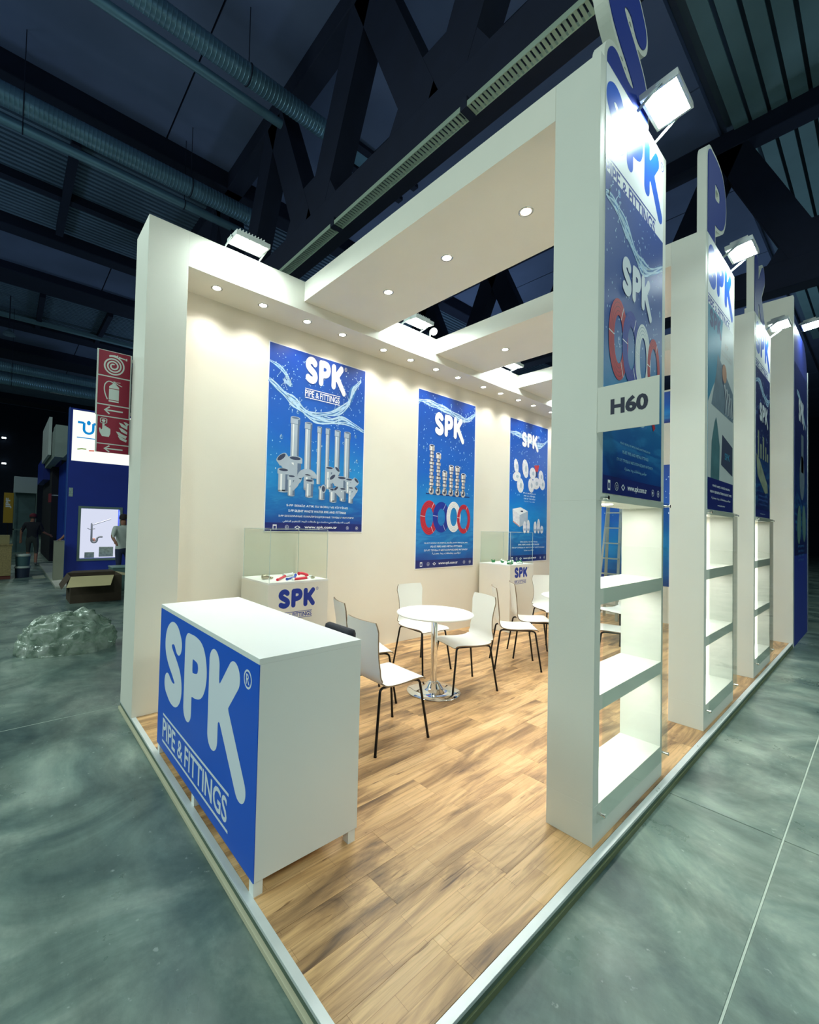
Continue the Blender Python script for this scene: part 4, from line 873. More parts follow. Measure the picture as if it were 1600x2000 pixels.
def s_top(A):
    A.rect(.012, .250, .345, .555, FR, 2); A.rect(.012, .250, .100, .335, FR, 2); A.rect(.012, .250, .0, .090, FR, 2); arrow(A, .050)
    A.stroke([(.122+(.013+.072*k/90)*math.cos(R(k*12.6+60)), .435+(.013+.072*k/90)*math.sin(R(k*12.6+60))) for k in range(91)], .012, FW, 3)
    A.stroke([(.09, .518), (.13, .524), (.15, .522)], .012, FW, 3.3); A.rect(.146, .154, .508, .534, FW, 3.4); A.stroke([(.158, .520), (.215, .512)], [.013, .008], FW, 3.4); A.rect(.213, .224, .502, .522, FW, 3.4)
    A.poly([(.095, .125), (.170, .125), (.170, .137), (.095, .137)], FW, 3); A.rect(.095, .170, .143, .236, FW, 3); A.poly([(.095, .242), (.170, .242), (.170, .256), (.145, .280), (.145, .294), (.120, .294), (.120, .280), (.095, .256)], FW, 3)
    A.rect(.125, .140, .290, .303, FW, 3); A.stroke([(.142, .296), (.178, .300)], .005, FW, 3); A.stroke([(.142, .290), (.192, .270)], .006, FW, 3)
    A.stroke(curve_pts([(.122, .293), (.090, .298), (.065, .270), (.060, .225), (.070, .180), (.085, .143)], 5), .008, FW, 3)
def s_bot(A):
    A.rect(.012, .250, .092, .355, FR, 2); A.rect(.012, .250, .0, .082, FR, 2); arrow(A, .040)
    A.ring(.060, .312, .0, .0, 0, 0, FW, 2, 4)
    for (a0, a1, b0, b1) in ((.030, .082, .335, .341), (.030, .082, .287, .293), (.030, .036, .287, .341), (.076, .082, .287, .341)): A.rect(a0, a1, b0, b1, FW, 3)
    A.ell(.056, .314, .014, .013, FW, 3); A.poly([(.048, .235), (.048, .300), (.064, .300), (.064, .262), (.070, .266), (.076, .262), (.082, .252), (.090, .254), (.096, .244), (.104, .244), (.108, .232), (.108, .190), (.098, .158), (.048, .158), (.030, .196), (.024, .236), (.032, .242), (.042, .222)], FW, 3)
    for k, (x, y_, s_) in enumerate([(.205, .275, 1.0), (.170, .255, 1.1), (.170, .205, 1.1), (.150, .160, 1.15), (.165, .125, 1.0)]):
        A.poly([(x, y_+.055*s_), (x+.018*s_, y_+.020*s_), (x+.065*s_ if x+.065*s_ < .236 else .236, y_-.002), (.236, y_+.022*s_), (x+.045*s_, y_+.034*s_), (x+.022*s_, y_+.050*s_)], FW, 3+.1*k)
sign_board(2.425, 2.985, YW+.065, 0, 'red fire hose reel and extinguisher sign beside the end pillar', s_top)
sign_board(2.112, 2.4245, YW+.065, .008, 'red fire alarm button and flames sign beneath the hose reel sign', s_bot, .855)

# ------------------------------------------------------------------ crumpled plastic film on the hall floor
def film():
    m, nt, b = nt_new('plastic_film'); L = nt.links
    b.inputs['Base Color'].default_value = lin((170, 186, 172)); b.inputs['Roughness'].default_value = .16
    b.inputs['Transmission Weight'].default_value = .35; b.inputs['Coat Weight'].default_value = .6; b.inputs['Coat Roughness'].default_value = .08
    tc = nt.nodes.new('ShaderNodeTexCoord'); n = nt.nodes.new('ShaderNodeTexNoise'); n.inputs['Scale'].default_value = 16; n.inputs['Distortion'].default_value = 1.5; L.new(tc.outputs['Object'], n.inputs['Vector'])
    cr = ramp(nt, n.outputs['Fac'], [(.3, (120, 140, 124)), (.5, (196, 210, 194)), (.7, (236, 242, 234))]); L.new(cr.outputs[0], b.inputs['Base Color'])
    bp = nt.nodes.new('ShaderNodeBump'); bp.inputs['Strength'].default_value = .35; bp.inputs['Distance'].default_value = .02; n.inputs['Scale'].default_value = 7; L.new(n.outputs['Fac'], bp.inputs['Height']); L.new(bp.outputs[0], b.inputs['Normal'])
    tr = nt.nodes.new('ShaderNodeBsdfTransparent'); tr.inputs[0].default_value = (.85, .95, .88, 1); ms = nt.nodes.new('ShaderNodeMixShader'); ms.inputs[0].default_value = .62
    L.new(tr.outputs[0], ms.inputs[1]); L.new(b.outputs[0], ms.inputs[2]); L.new(ms.outputs[0], nt.nodes['Material Output'].inputs['Surface']); return m
FILM = film()
bm = BM(); NU, NV = 96, 56; cx0, cy0 = .64, 6.45; ex = Vector((.985, -.17, 0)); ey = Vector((.17, .985, 0)); rows = []
for j in range(NV+1):
    row_ = []
    for i in range(NU):
        th = 2*math.pi*i/NU; f = j/NV
        ang = Vector((math.cos(th), math.sin(th), 0))
        rim = .50*(1+.12*max(0, -ang.x)+.16*noise.noise(ang*1.7+Vector((3, 1, 0)))+.08*noise.noise(ang*5))
        h0 = .42*(1+.25*noise.noise(ang*1.3+Vector((9, 0, 0))))
        rr = rim*math.sin(f*math.pi/2)**.8; z = h0*math.cos(f*math.pi/2)**.85
        P_ = Vector((rr*math.cos(th), rr*math.sin(th)*.55, z))
        Wp = P_+.10*Vector((noise.noise(P_*4), noise.noise(P_*4+Vector((5, 0, 0))), 0)); rid = 1-abs(noise.noise(Vector((Wp.x*3.2, Wp.y*7, Wp.z*6))+Vector((2, 5, 7))))*2.4; rid2 = 1-abs(noise.noise(Vector((Wp.x*6, Wp.y*14, Wp.z*14))+Vector((1, 8, 3))))*2.4
        k = (.055*(rid-.4)+.022*(rid2-.4))*min(1, 4*(1-f)+.25)
        P_ *= 1+k*2.0; P_.z = max(P_.z+k*.4, .0) if f < .97 else .0
        P_.x += .06*(P_.z)
        row_.append(bm.verts.new(Vector((cx0, cy0, GZ+.002))+ex*P_.x+ey*P_.y+Vector((0, 0, P_.z))))
    rows.append(row_)
for j in range(1, NV):
    for i in range(NU): bm.faces.new((rows[j][i], rows[j][(i+1) % NU], rows[j+1][(i+1) % NU], rows[j+1][i]))
cap = bm.verts.new(sum((v.co for v in rows[0]), Vector())/NU)
for v in rows[0]: bm.verts.remove(v)
for i in range(NU): bm.faces.new((cap, rows[1][(i+1) % NU], rows[1][i]))
bmesh.ops.recalc_face_normals(bm, faces=bm.faces)
finish('plastic_film_heap', bm, FILM, None, 'crumpled heap of clear plastic film on the grey hall floor', 'plastic film', smooth=True)

# ------------------------------------------------------------------ cardboard box
CARD = mat('cardboard_outer', (74, 62, 50), .85, bump=.1, var=.08, vscale=6); CARDI = mat('cardboard_inner', (196, 182, 138), .85, bump=.1, var=.06)
t = thing('cardboard_box', 'open brown cardboard box with its flaps folded out, by the blue booth', 'box', (1.45, 10.1, GZ))
bx0, bx1, by0, by1, bz = .975, 1.82, 9.85, 10.55, GZ+.50
for (a0, a1, b0, b1) in ((bx0, bx1, by0, by0+.006), (bx0, bx1, by1-.006, by1), (bx0, bx0+.006, by0+.006, by1-.006), (bx1-.006, bx1, by0+.006, by1-.006)):
    bm = BM(); box(bm, a0, a1, b0, b1, GZ, bz+.0); finish('side_wall', bm, CARD, t)
bm = BM(); box(bm, bx0+.006, bx1-.006, by0+.006, by1-.006, GZ+.002, GZ+.01); finish('box_bottom', bm, CARDI, t)
def flap(q, m_=CARDI):
    bm = BM(); v = [bm.verts.new(Vector(p_)) for p_ in q]; bm.faces.new(v)
    g = bmesh.ops.extrude_face_region(bm, geom=list(bm.faces)); bmesh.ops.translate(bm, verts=[e for e in g['geom'] if isinstance(e, bmesh.types.BMVert)], vec=(0, .002, .006)); bmesh.ops.recalc_face_normals(bm, faces=bm.faces); finish('flap', bm, m_, t)
flap([(bx0, by0, bz), (bx1-.14, by0, bz), (bx1-.24, by0-.30, bz-.155), (bx0-.09, by0-.30, bz-.155)])
flap([(bx0, by1, bz), (bx1, by1, bz), (bx1-.06, by1+.20, bz+.02), (bx0+.12, by1+.20, bz+.02)], CARD)
flap([(bx0, by0+.01, bz), (bx0, by1-.01, bz), (bx0-.13, by1-.08, bz-.20), (bx0-.13, by0+.1, bz-.24)], CARD)
flap([(bx1, by0+.01, bz), (bx1, by1-.01, bz), (bx1+.26, by1-.06, bz-.06), (bx1+.26, by0+.02, bz-.06)])

# ------------------------------------------------------------------ the blue booth across the aisle
t = thing('exhibition_booth', 'dark blue neighbouring booth with a lit white sign panel and a display window', 'booth', (3.0, 17, GZ))
BX, BY, BZ = 1.215, 13.8, 4.45
bm = BM(); wx0, wx1, wz0, wz1 = 1.53, 2.44, .47, 1.81
box(bm, BX, wx0, BY, BY+.25, GZ, BZ); box(bm, wx1, 6.5, BY, BY+.25, GZ, BZ); box(bm, wx0, wx1, BY, BY+.25, GZ, wz0); box(bm, wx0, wx1, BY, BY+.25, wz1, BZ)
finish('front_wall', bm, PBLUE, t)
bm = BM(); box(bm, BX-.02, BX, BY-.004, BY+.254, GZ, BZ+.01); finish('corner_profile', bm, mat('profile_blue', (40, 84, 170), .4), t)
bm = BM(); box(bm, BX+.25, BX+.40, BY+.9, BY+6.0, GZ, 3.42); finish('side_wall', bm, mat('booth_royal_blue', (16, 66, 190), .5, var=.05), t)
bm = BM(); box(bm, BX-.12, BX+.9, BY+2.7, BY+3.5, 3.42, 4.42); box(bm, BX-.12, BX+.1, BY+3.5, BY+7, 3.42, 4.35); box(bm, BX+.1, 4.5, BY+.3, BY+2.7, 3.42, 3.46); finish('white_fascia', bm, mat('fascia_grey', (150, 164, 160), .6, var=.06), t)
bm = BM(); box(bm, BX-.22, BX-.14, BY+3.9, BY+7.1, 3.6, 4.85); finish('sign_plate', bm, mat('plate_white', (200, 208, 208), .6, var=.06), t)
bm = BM(); box(bm, BX-.16, BX+.4, BY+7.1, BY+11.0, 3.0, 3.9); finish('blue_fascia', bm, PBLUE, t)
bm = BM(); box(bm, BX+.05, BX+.4, BY+6.0, BY+11.0, GZ, 3.42); finish('painted_opening', bm, mat('painted_dark_interior', (18, 20, 34), .8), t)  # solid block; the dark of the opening is put into its colour
bm = BM(); box(bm, BX-.30, BX+3, BY-1.7, BY+4.6, GZ, GZ+.05, .004); finish('plinth', bm, mat('plinth_grey', (168, 172, 160), .6, var=.06), t)
bm = BM(); box(bm, 1.272, 4.4, BY-.012, BY-.001, 3.06, 4.40); finish('lit_sign_panel', bm, emis('lightbox_glow', (246, 252, 236), 1.25), t)
A = Art((1.272, BY-.0125, 3.06), (1, 0, 0), (0, 0, 1), (0, -1, 0)); SB = emis('sign_sky_blue', (20, 140, 214), 1)
A.rect(.11, .25, 1.00, 1.06, SB, 1); A.rect(.46, .60, 1.00, 1.06, SB, 1)
A.stroke([(.25, 1.03), (.25, .86)]+[(.355+.105*math.cos(R(180+k*18)), .86+.105*math.sin(R(180+k*18))) for k in range(11)]+[(.46, 1.03)], .06, SB, 2); A.ell(.355, 1.04, .045, .06, SB, 2)
A.rect(.10, .62, .615, .64, SB, 1); A.stroke([(.12, .31), (.22, .335), (.32, .33)], .03, emis('sign_olive', (120, 150, 80), 1), 1); A.stroke([(.38, .30), (.50, .31)], .035, emis('sign_pink', (220, 110, 100), 1), 1)
for k in range(2): A.rect(.56, .66, .90-.06*k, .92-.06*k, emis('sign_pale', (150, 180, 200), 1), 1)
A.done('printed_sign', t)
bm = BM()
for (a0, a1, c0, c1) in ((wx0-.06, wx1+.06, wz1, wz1+.06), (wx0-.06, wx1+.06, wz0-.06, wz0), (wx0-.06, wx0, wz0, wz1), (wx1, wx1+.06, wz0, wz1)): box(bm, a0, a1, BY-.03, BY-.001, c0, c1)
fr = finish('window_frame', bm, mat('frame_grey', (112, 134, 130), .5, .3), t)
bm = BM(); box(bm, wx0, wx1, BY+.235, BY+.245, wz0, wz1); finish('lit_back_panel', bm, emis('window_glow', (228, 234, 255), .95), t)
bm = BM(); tube(bm, [(1.80, BY+.1, 1.42), (1.80, BY+.1, .98)]+[tuple(v) for v in arc((1.865, BY+.1, .96), (1, 0, 0), (0, 0, 1), .065, 180, 360, 8)]+[tuple(v) for v in arc((2.0, BY+.1, .98), (1, 0, 0), (0, 0, 1), .07, 180, 90, 5)]+[(2.06, BY+.1, 1.05)], .026, 10); tube(bm, [(1.80, BY+.1, 1.36), (2.24, BY+.08, 1.54)], .013, 8); tube(bm, [(1.70, BY+.1, 1.28), (1.76, BY+.1, 1.25), (1.88, BY+.1, 1.27)], .010, 8)
finish('drain_trap', bm, mat('trap_grey', (150, 152, 160), .4), t)
bm = BM(); box(bm, 1.99, 2.33, BY+.12, BY+.13, .50, .77); box(bm, 1.66, 1.88, BY+.12, BY+.13, .48, .63); finish('info_card', bm, mat('card_grey', (176, 186, 176), .6, var=.25, vscale=22), t)
bm = BM(); box(bm, 1.245, 1.335, BY-.006, BY-.001, 2.11, 2.34); finish('notice', bm, mat('notice_pale', (150, 170, 165), .6, var=.3, vscale=30), t)
bm = BM(); box(bm, BX+.24, BX+.36, BY+.85, BY+.89, .80, 2.0); finish('white_banner', bm, mat('banner_pale', (160, 170, 160), .6), t)
l = bpy.data.lights.new('window_fill', 'AREA'); l.shape = 'RECTANGLE'; l.size = .8; l.size_y = .08; l.energy = 22  # area light added to lighten the trap and cards in the window
o = bpy.data.objects.new('window_fill', l); o.location = (1.98, BY+.06, 1.80); o.rotation_euler = (R(20), 0, 0); COL.objects.link(o)
# pedestal in front of it
t = thing('stone_pedestal', 'plain grey square pedestal on the plinth of the blue booth', 'pedestal', (1.06, 13.4, GZ+.05))
bm = BM(); box(bm, .955, 1.165, 13.40, 13.62, GZ+.05, .955, .004); finish('pedestal_body', bm, mat('pedestal_grey', (138, 140, 124), .7, var=.06), t)
bm = BM(); box(bm, .950, 1.170, 13.395, 13.625, .9555, .965); finish('pedestal_cap', bm, mat('cap_dark', (90, 96, 90), .6), t)

# far white box booth, yellow banner, hose sign
t = thing('kiosk', 'white-topped glass kiosk in the distance beyond the aisle', 'kiosk', (.66, 25.3, GZ))
bm = BM(); box(bm, .24, 1.07, 25, 25.8, 2.62, 3.34, .01); finish('kiosk_header', bm, mat('kiosk_white', (186, 200, 204), .6), t)
bm = BM()
for x in (.26, 1.03): box(bm, x, x+.04, 25.0, 25.06, GZ, 2.62)
box(bm, .26, 1.07, 25.0, 25.06, .95, 1.0); finish('kiosk_frame', bm, mat('frame_grey', (112, 134, 130)), t)
bm = BM(); box(bm, .30, 1.03, 25.4, 25.42, GZ, 2.62); finish('kiosk_back', bm, mat('kiosk_teal', (88, 118, 122), .6, var=.15), t)
t = thing('yellow_banner', 'tall narrow yellow banner with white lettering in the far distance', 'banner', (.1, 30, GZ))
bm = BM(); box(bm, -.10, .30, 30, 30.03, 1.2, 2.80, .004); finish('banner_sheet', bm, mat('banner_yellow', (190, 150, 40), .6), t)
bm = BM(); box(bm, .08, .12, 30.0, 30.03, GZ, 1.2); finish('banner_pole', bm, BLACKM, t)
A = Art((-.10, 29.998, 1.2), (1, 0, 0), (0, 0, 1), (0, -1, 0)); A.polys([[(-b_, a_) for a_, b_ in q_] for q_ in text_polys('JPF', .04)], PWHITE, .32, .78, .24, .55, 1); A.done('printed_letters', t)
bm = BM(); box(bm, 1.02, 1.09, 17.0, 17.25, 2.02, 2.30, .004); t = thing('red_cabinet_sign', 'small red sign box on the dark side of the blue booth', 'sign', (1.05, 17.1, 2.02)); finish('sign_box', bm, mat('sign_dull_red', (120, 34, 44), .5), t)
bm = BM(); box(bm, 1.085, 1.27, 17.08, 17.12, 2.24, 2.27); finish('bracket', bm, ALU, t)

# crates, boxes, tubs
t = thing('chipboard_crate', 'tan chipboard crate at the left edge of the picture', 'crate', (-.1, 14.7, GZ))
OSB = mat('chipboard', (138, 122, 82), .8, var=.22, vscale=30)
for (b_, nm) in (((-.5, .15, 14.5, 15.0, GZ+.09, .80), 'crate_body'), ((-.5, .17, 14.48, 15.02, .8005, .83), 'crate_lid')):
    bm = BM(); box(bm, *b_, .003); finish(nm, bm, OSB, t)
for y_ in (14.52, 14.9):
    bm = BM(); box(bm, -.5, .15, y_, y_+.09, GZ, GZ+.0895); finish('skid', bm, mat('skid_red', (96, 48, 40), .8), t)
t = thing('carton', 'small tan carton on top of the chipboard crate', 'box', (-.15, 14.72, .83))
bm = BM(); box(bm, -.42, .10, 14.55, 14.9, .8305, 1.06, .004); finish('carton_body', bm, mat('carton_tan', (130, 120, 84), .85, var=.1), t)
bm = BM(); box(bm, -.2, -.12, 14.549, 14.901, .8305, 1.061); finish('tape', bm, mat('tape', (160, 150, 110), .4), t)
for z0, col_, nm in ((GZ, (30, 44, 66), 'lower dark tub with a white lid in the stack beside the crate'), (GZ+.31, (60, 92, 98), 'upper grey tub with a white lid in the stack beside the crate')):
    t = thing('plastic_tub', nm, 'tub', (.39, 14.8, z0), 'stacked tubs with white lids')
    bm = BM(); lathe(bm, [(0, z0+.001), (.145, z0+.001), (.160, z0+.25), (0, z0+.25)], .39, 14.8, 24); finish('tub_body', bm, mat('tub_%d' % col_[0], col_, .5), t, smooth=True, angle=40)
    bm = BM(); lathe(bm, [(.162, z0+.25), (.170, z0+.255), (.170, z0+.285), (.155, z0+.305), (0, z0+.306)], .39, 14.8, 24); finish('lid', bm, mat('lid_white', (160, 172, 166), .5), t, smooth=True, angle=40)
t = thing('pallet_board', 'flat pale board lying under the tubs on the hall floor', 'board', (.5, 14.6, GZ))
# (rests flat beside the tubs)
bm = BM(); box(bm, .60, .86, 14.35, 15.0, GZ, GZ+.015, .003); finish('board_sheet', bm, mat('board_pale', (150, 154, 136), .8), t)
t = thing('grey_bin', 'pale grey plastic bin beside the open cardboard box', 'bin', (2.02, 11.3, GZ))
bm = BM(); box(bm, 1.86, 2.3, 11.1, 11.6, GZ, .44, .01); finish('bin_body', bm, mat('bin_grey', (90, 118, 116), .6, var=.1), t)
bm = BM(); box(bm, 1.85, 2.31, 11.09, 11.61, .4405, .47, .006); finish('bin_rim', bm, mat('bin_rim', (120, 150, 146), .6), t)

# ------------------------------------------------------------------ people (one continuous skinned body each)
def person(name_lab, joints, bones, rads, skin_m, root='pelvis', loc=(0, 0, 0), clothes=()):
    t = thing('person', name_lab, 'person', loc)
    me = bpy.data.meshes.new('body'); idx = {k: i for i, k in enumerate(joints)}
    me.from_pydata([joints[k] for k in joints], [(idx[a_], idx[b_]) for a_, b_ in bones], [])
    o = bpy.data.objects.new('body', me); COL.objects.link(o); ORG[o.name] = Vector(loc); o.parent = t
    md = o.modifiers.new('skin', 'SKIN'); md.use_smooth_shade = True
    sv = me.skin_vertices[0].data
    for k in joints: rr = rads[k]; sv[idx[k]].radius = rr if isinstance(rr, tuple) else (rr, rr)
    sv[idx[root]].use_root = True
    sb = o.modifiers.new('sub', 'SUBSURF'); sb.levels = 1; sb.render_levels = 1
    dg = bpy.context.evaluated_depsgraph_get(); m2 = bpy.data.meshes.new_from_object(o.evaluated_get(dg))
    o.modifiers.clear(); o.data = m2
    m2.materials.clear()
    for m_ in [skin_m]+[c[1] for c in clothes]: m2.materials.append(m_)
    for pl in m2.polygons:
        pl.use_smooth = True; c = pl.center; pl.material_index = 0
        for i, (fn, m_) in enumerate(clothes):
            if fn(c): pl.material_index = i+1
    return t, o
SKIN = mat('skin', (150, 104, 84), .6); DARKC = mat('dark_shirt', (22, 24, 34), .85); DARKP = mat('dark_trousers', (52, 58, 56), .85); SHOE = mat('shoes', (120, 124, 122), .7)
def body(arms):
    J = {'pelvis': (0, 0, .92), 'belly': (0, .01, 1.08), 'chest': (0, 0, 1.28), 'neck': (0, .0, 1.44), 'head0': (0, .02, 1.52), 'head1': (0, .015, 1.62)}
    B = [('pelvis', 'belly'), ('belly', 'chest'), ('chest', 'neck'), ('neck', 'head0'), ('head0', 'head1')]
    Rr = {'pelvis': (.15, .11), 'belly': (.14, .10), 'chest': (.17, .11), 'neck': .055, 'head0': (.070, .085), 'head1': (.075, .09)}
    for s_, (el, wr), (kn, an) in ((-1, arms[0], ((-.11, -.06, .49), (-.12, .10, .08))), (1, arms[1], ((.11, -.10, .50), (.13, -.14, .08)))):
        k = 'L' if s_ < 0 else 'R'
        J['sh'+k] = (s_*.19, 0, 1.38); J['el'+k] = el; J['wr'+k] = wr
        hd = Vector(wr)+(Vector(wr)-Vector(el)).normalized()*.09; J['ha'+k] = tuple(hd)
        J['hip'+k] = (s_*.10, 0, .84); J['kn'+k] = kn; J['an'+k] = an; J['to'+k] = (an[0], an[1]-.15, .035)
        B += [('chest', 'sh'+k), ('sh'+k, 'el'+k), ('el'+k, 'wr'+k), ('wr'+k, 'ha'+k), ('pelvis', 'hip'+k), ('hip'+k, 'kn'+k), ('kn'+k, 'an'+k), ('an'+k, 'to'+k)]
        Rr.update({'sh'+k: .075, 'el'+k: .045, 'wr'+k: .030, 'ha'+k: (.038, .022), 'hip'+k: .095, 'kn'+k: .060, 'an'+k: .042, 'to'+k: (.045, .032)})
        d = (Vector(wr)-Vector(el)).normalized(); side = d.cross(Vector((0, 1, 0))).normalized() if abs(d.y) < .9 else Vector((1, 0, 0))
        for f in range(5):
            n_ = 'f%s%d' % (k, f); off = side*(f-1.7)*.017 if f < 4 else side*-.045
            J[n_] = tuple(hd+off+d*(.055+.01*(1.5-abs(f-1.5)) if f < 4 else .0)+Vector((0, 0, -.005))); B.append(('ha'+k if f < 4 else 'wr'+k, n_)); Rr[n_] = .009
    return J, B, Rr
J, B, Rr = body((((-.27, -.02, 1.12), (-.42, -.12, 1.02)), ((.29, .02, 1.12), (.31, -.06, .88))))
t, o = person('person in a dark shirt, shorts and a dark red cap walking away down the aisle', J, B, Rr, SKIN, loc=(.70, 18.2, GZ),
    clothes=[(lambda c: c.z > .95 and c.z < 1.46 and abs(c.x) < .29 and (abs(c.x) < .24 or c.z > 1.12), DARKC), (lambda c: c.z > .42 and c.z <= .95 and abs(c.x) < .25, DARKP), (lambda c: c.z < .10, SHOE)])
t.rotation_euler = (0, 0, R(170))
bm = BM(); q_ = [(.0, GZ+1.735), (.05, GZ+1.73), (.092, GZ+1.69), (.102, GZ+1.62), (.098, GZ+1.615)][::-1]
lathe(bm, q_, .70, 18.2, 20); box(bm, .62, .78, 18.05, 18.14, GZ+1.615, GZ+1.625, .003)
finish('cap', bm, mat('cap_red', (96, 24, 40), .8), t, smooth=True, angle=50)
bm = BM(); lathe(bm, [(.099, GZ+1.56), (.100, GZ+1.62)], .70, 18.2, 20); finish('hair', bm, mat('hair_dark', (30, 24, 22), .8), t)
J2, B2, R2 = body((((-.30, -.12, 1.18), (-.34, -.36, 1.06)), ((.27, -.05, 1.12), (.28, -.25, 1.0))))
t, o = person('person in a white t-shirt and dark trousers, half hidden behind the end pillar', J2, B2, R2, SKIN, loc=(2.23, 12.1, GZ),
    clothes=[(lambda c: c.z > .88 and c.z < 1.46 and abs(c.x) < .32 and (abs(c.x) < .24 or c.z > 1.14), mat('white_tshirt', (190, 196, 190), .85)), (lambda c: c.z > .1 and c.z <= .88 and abs(c.x) < .25, mat('navy_trousers', (34, 44, 74), .85)), (lambda c: c.z < .10, SHOE)])
t.rotation_euler = (0, 0, R(15))
bm = BM(); lathe(bm, [(.094, GZ+1.60), (.100, GZ+1.64), (.088, GZ+1.70), (.05, GZ+1.735), (0, GZ+1.74)], 2.23, 12.11, 20); finish('hair', bm, mat('hair_dark', (30, 24, 22)), t, smooth=True)
J3, B3, R3 = body((((-.30, -.28, 1.18), (-.47, -.42, 1.0)), ((.27, -.05, 1.12), (.28, -.25, 1.0))))
t, o = person('person hidden behind the blue booth corner with one bare arm reaching over the pedestal', J3, B3, R3, SKIN, loc=(1.60, 14.30, GZ+.05),
    clothes=[(lambda c: c.z > .88 and c.z < 1.46 and abs(c.x) < .25, DARKC), (lambda c: c.z > .1 and c.z <= .88 and abs(c.x) < .25, DARKP), (lambda c: c.z < .10, SHOE)])
bm = BM(); lathe(bm, [(.094, GZ+1.65), (.100, GZ+1.69), (.088, GZ+1.75), (.05, GZ+1.785), (0, GZ+1.79)], 1.60, 14.31, 20); finish('hair', bm, mat('hair_dark', (30, 24, 22)), t, smooth=True)

# ------------------------------------------------------------------ hall shell and roof
HALL = mat('hall_wall', (30, 42, 62), .9, var=.1)
for nm, b_ in (('wall_far', (-15, 52, 50, 50.3, GZ, 12)), ('wall_right', (51, 51.3, -19, 50, GZ, 12)), ('wall_left', (-15.3, -15, -19, 50, GZ, 12)), ('wall_near', (-15, 51, -19.3, -19, GZ, 12))):
    bm = BM(); box(bm, *b_); finish(nm, bm, HALL, kind='structure')
SLABC = mat('roof_slab', (104, 116, 148), .85, bump=.2, bscale=4, var=.12, vscale=.6)
DARKB = mat('roof_beam', (24, 31, 54), .85, var=.1)
CORR = mat('corrugated_deck', (110, 130, 150), .6, .2, var=.1, vscale=1)
RZ = 11.2
roof = thing('ceiling', None, None, (10, 10, RZ), kind='structure')
bm = BM(); box(bm, -15, 51, -19, 50, RZ+.25, RZ+.4); finish('roof_cover', bm, SLABC, roof)
# smooth roof slabs between the beams (joints across every few metres)
bands = [(2.6, 11.7, 'slab'), (12.3, 17.9, 'deck'), (18.7, 21.4, 'slab'), (23.0, 27.0, 'deck'), (28.2, 31, 'slab'), (33, 37, 'slab'), (39, 44, 'deck')]
for y0, y1, kd in bands:
    x = -14.
    while x < 50:
        x1 = min(x+4.2, 50.5); bm = BM(); box(bm, x+.02, x1-.02, y0, y1, RZ, RZ+.2); finish('roof_panel', bm, SLABC if kd == 'slab' else CORR, roof); x = x1
    if kd == 'deck':
        bm = BM(); n = int((y1-y0)/.17)
        for k in range(n): yy = y0+(k+.5)*(y1-y0)/n; box(bm, -14, 50, yy-.045, yy+.045, RZ-.06, RZ)
        finish('deck_ribs', bm, CORR, roof, kind='stuff')
bm = BM()
for k in range(44): yy = -12+k*.33; box(bm, 4.9, 30, yy-.13, yy+.13, RZ-.05, RZ+.0)
bm2 = BM(); box(bm2, 4.9, 30, -12.2, 2.5, RZ+.2, RZ+.24); finish('deck_sheet', bm2, CORR, roof)
finish('deck_ribs', bm, mat('corrugated_green_lit', (120, 150, 152), .6, .2, var=.1, vscale=1), roof, kind='stuff')  # greenish light on this deck is put into the rib colour
for y0, y1, z0 in ((11.72, 12.25, 10.75), (18.1, 18.67, 10.9), (21.4, 22.76, 10.9), (27.1, 28.1, 10.9), (31, 33, 10.7), (37, 39, 10.7), (-.8, .2, 10.6), (44, 46, 10.7)):
    bm = BM(); box(bm, -14.5, 50.5, y0, y1, z0, RZ+.24, .03); finish('roof_beam', bm, DARKB, roof)
for x, y0, y1 in ((1.05, 13.4, 16.4), (.9, 23.4, 26.0), (3.4, 23.4, 26.0)):
    bm = BM(); box(bm, x-.1, x+.1, y0-.4, y1+1.2, RZ-.35, RZ-.062); finish('cross_beam', bm, DARKB, roof)
bm = BM(); box(bm, -14, 50, 15.5, 15.75, RZ-.3, RZ-.062); finish('purlin', bm, DARKB, roof)
bm = BM(); box(bm, -14, 50, 26.0, 26.25, RZ-.45, RZ-.3); finish('purlin', bm, mat('purlin_light', (120, 150, 160), .6), roof)
# trusses across the aisle
def truss(x, y_s, n, label, w_=.46):
    t = thing('roof_truss', label, 'truss', (x, y_s, 7.0), 'heavy dark roof trusses')
    y_e = y_s+3.3*n
    bm = BM(); box(bm, x-w_/2, x+w_/2, y_s-6, y_e+3, 7.0, 7.62, .02); finish('bottom_chord', bm, DARKB, t)
    bm = BM(); box(bm, x-w_/2, x+w_/2, y_s-6, y_e+3, 10.75, 11.195, .02); finish('top_chord', bm, DARKB, t)
    for k in range(n+1):
        yb = y_s+3.3*k
        for s_ in (-1, 1):
            bm = BM(); bar(bm, (x, yb+s_*.15, 7.4), (x, yb+s_*1.65, 10.85), .62, w_*.92, 0, (1, 0, 0)); finish('diagonal', bm, DARKB, t)
        bm = BM(); pts = [(yb-.95, 7.6), (yb+.95, 7.6), (yb+.5, 8.35), (yb-.5, 8.35)]
        va = [bm.verts.new((x-w_/2*.9, q[0], q[1])) for q in pts]; vb = [bm.verts.new((x+w_/2*.9, q[0], q[1])) for q in pts]
        bm.faces.new(va); bm.faces.new(vb[::-1])
        for i in range(4): bm.faces.new((va[i], vb[i], vb[(i+1) % 4], va[(i+1) % 4]))
        bmesh.ops.recalc_face_normals(bm, faces=bm.faces); finish('gusset', bm, DARKB, t)
truss(4.62, .8, 5, 'massive dark roof truss crossing above the stand')
truss(13.2, .8, 9, 'second dark roof truss beyond the stand')
t = thing('cable_tray', 'pale perforated cable tray running along the big roof truss', 'cable tray', (4.36, 5, 6.94))
bm = BM(); TR = mat('tray_metal', (196, 214, 190), .5, .4)
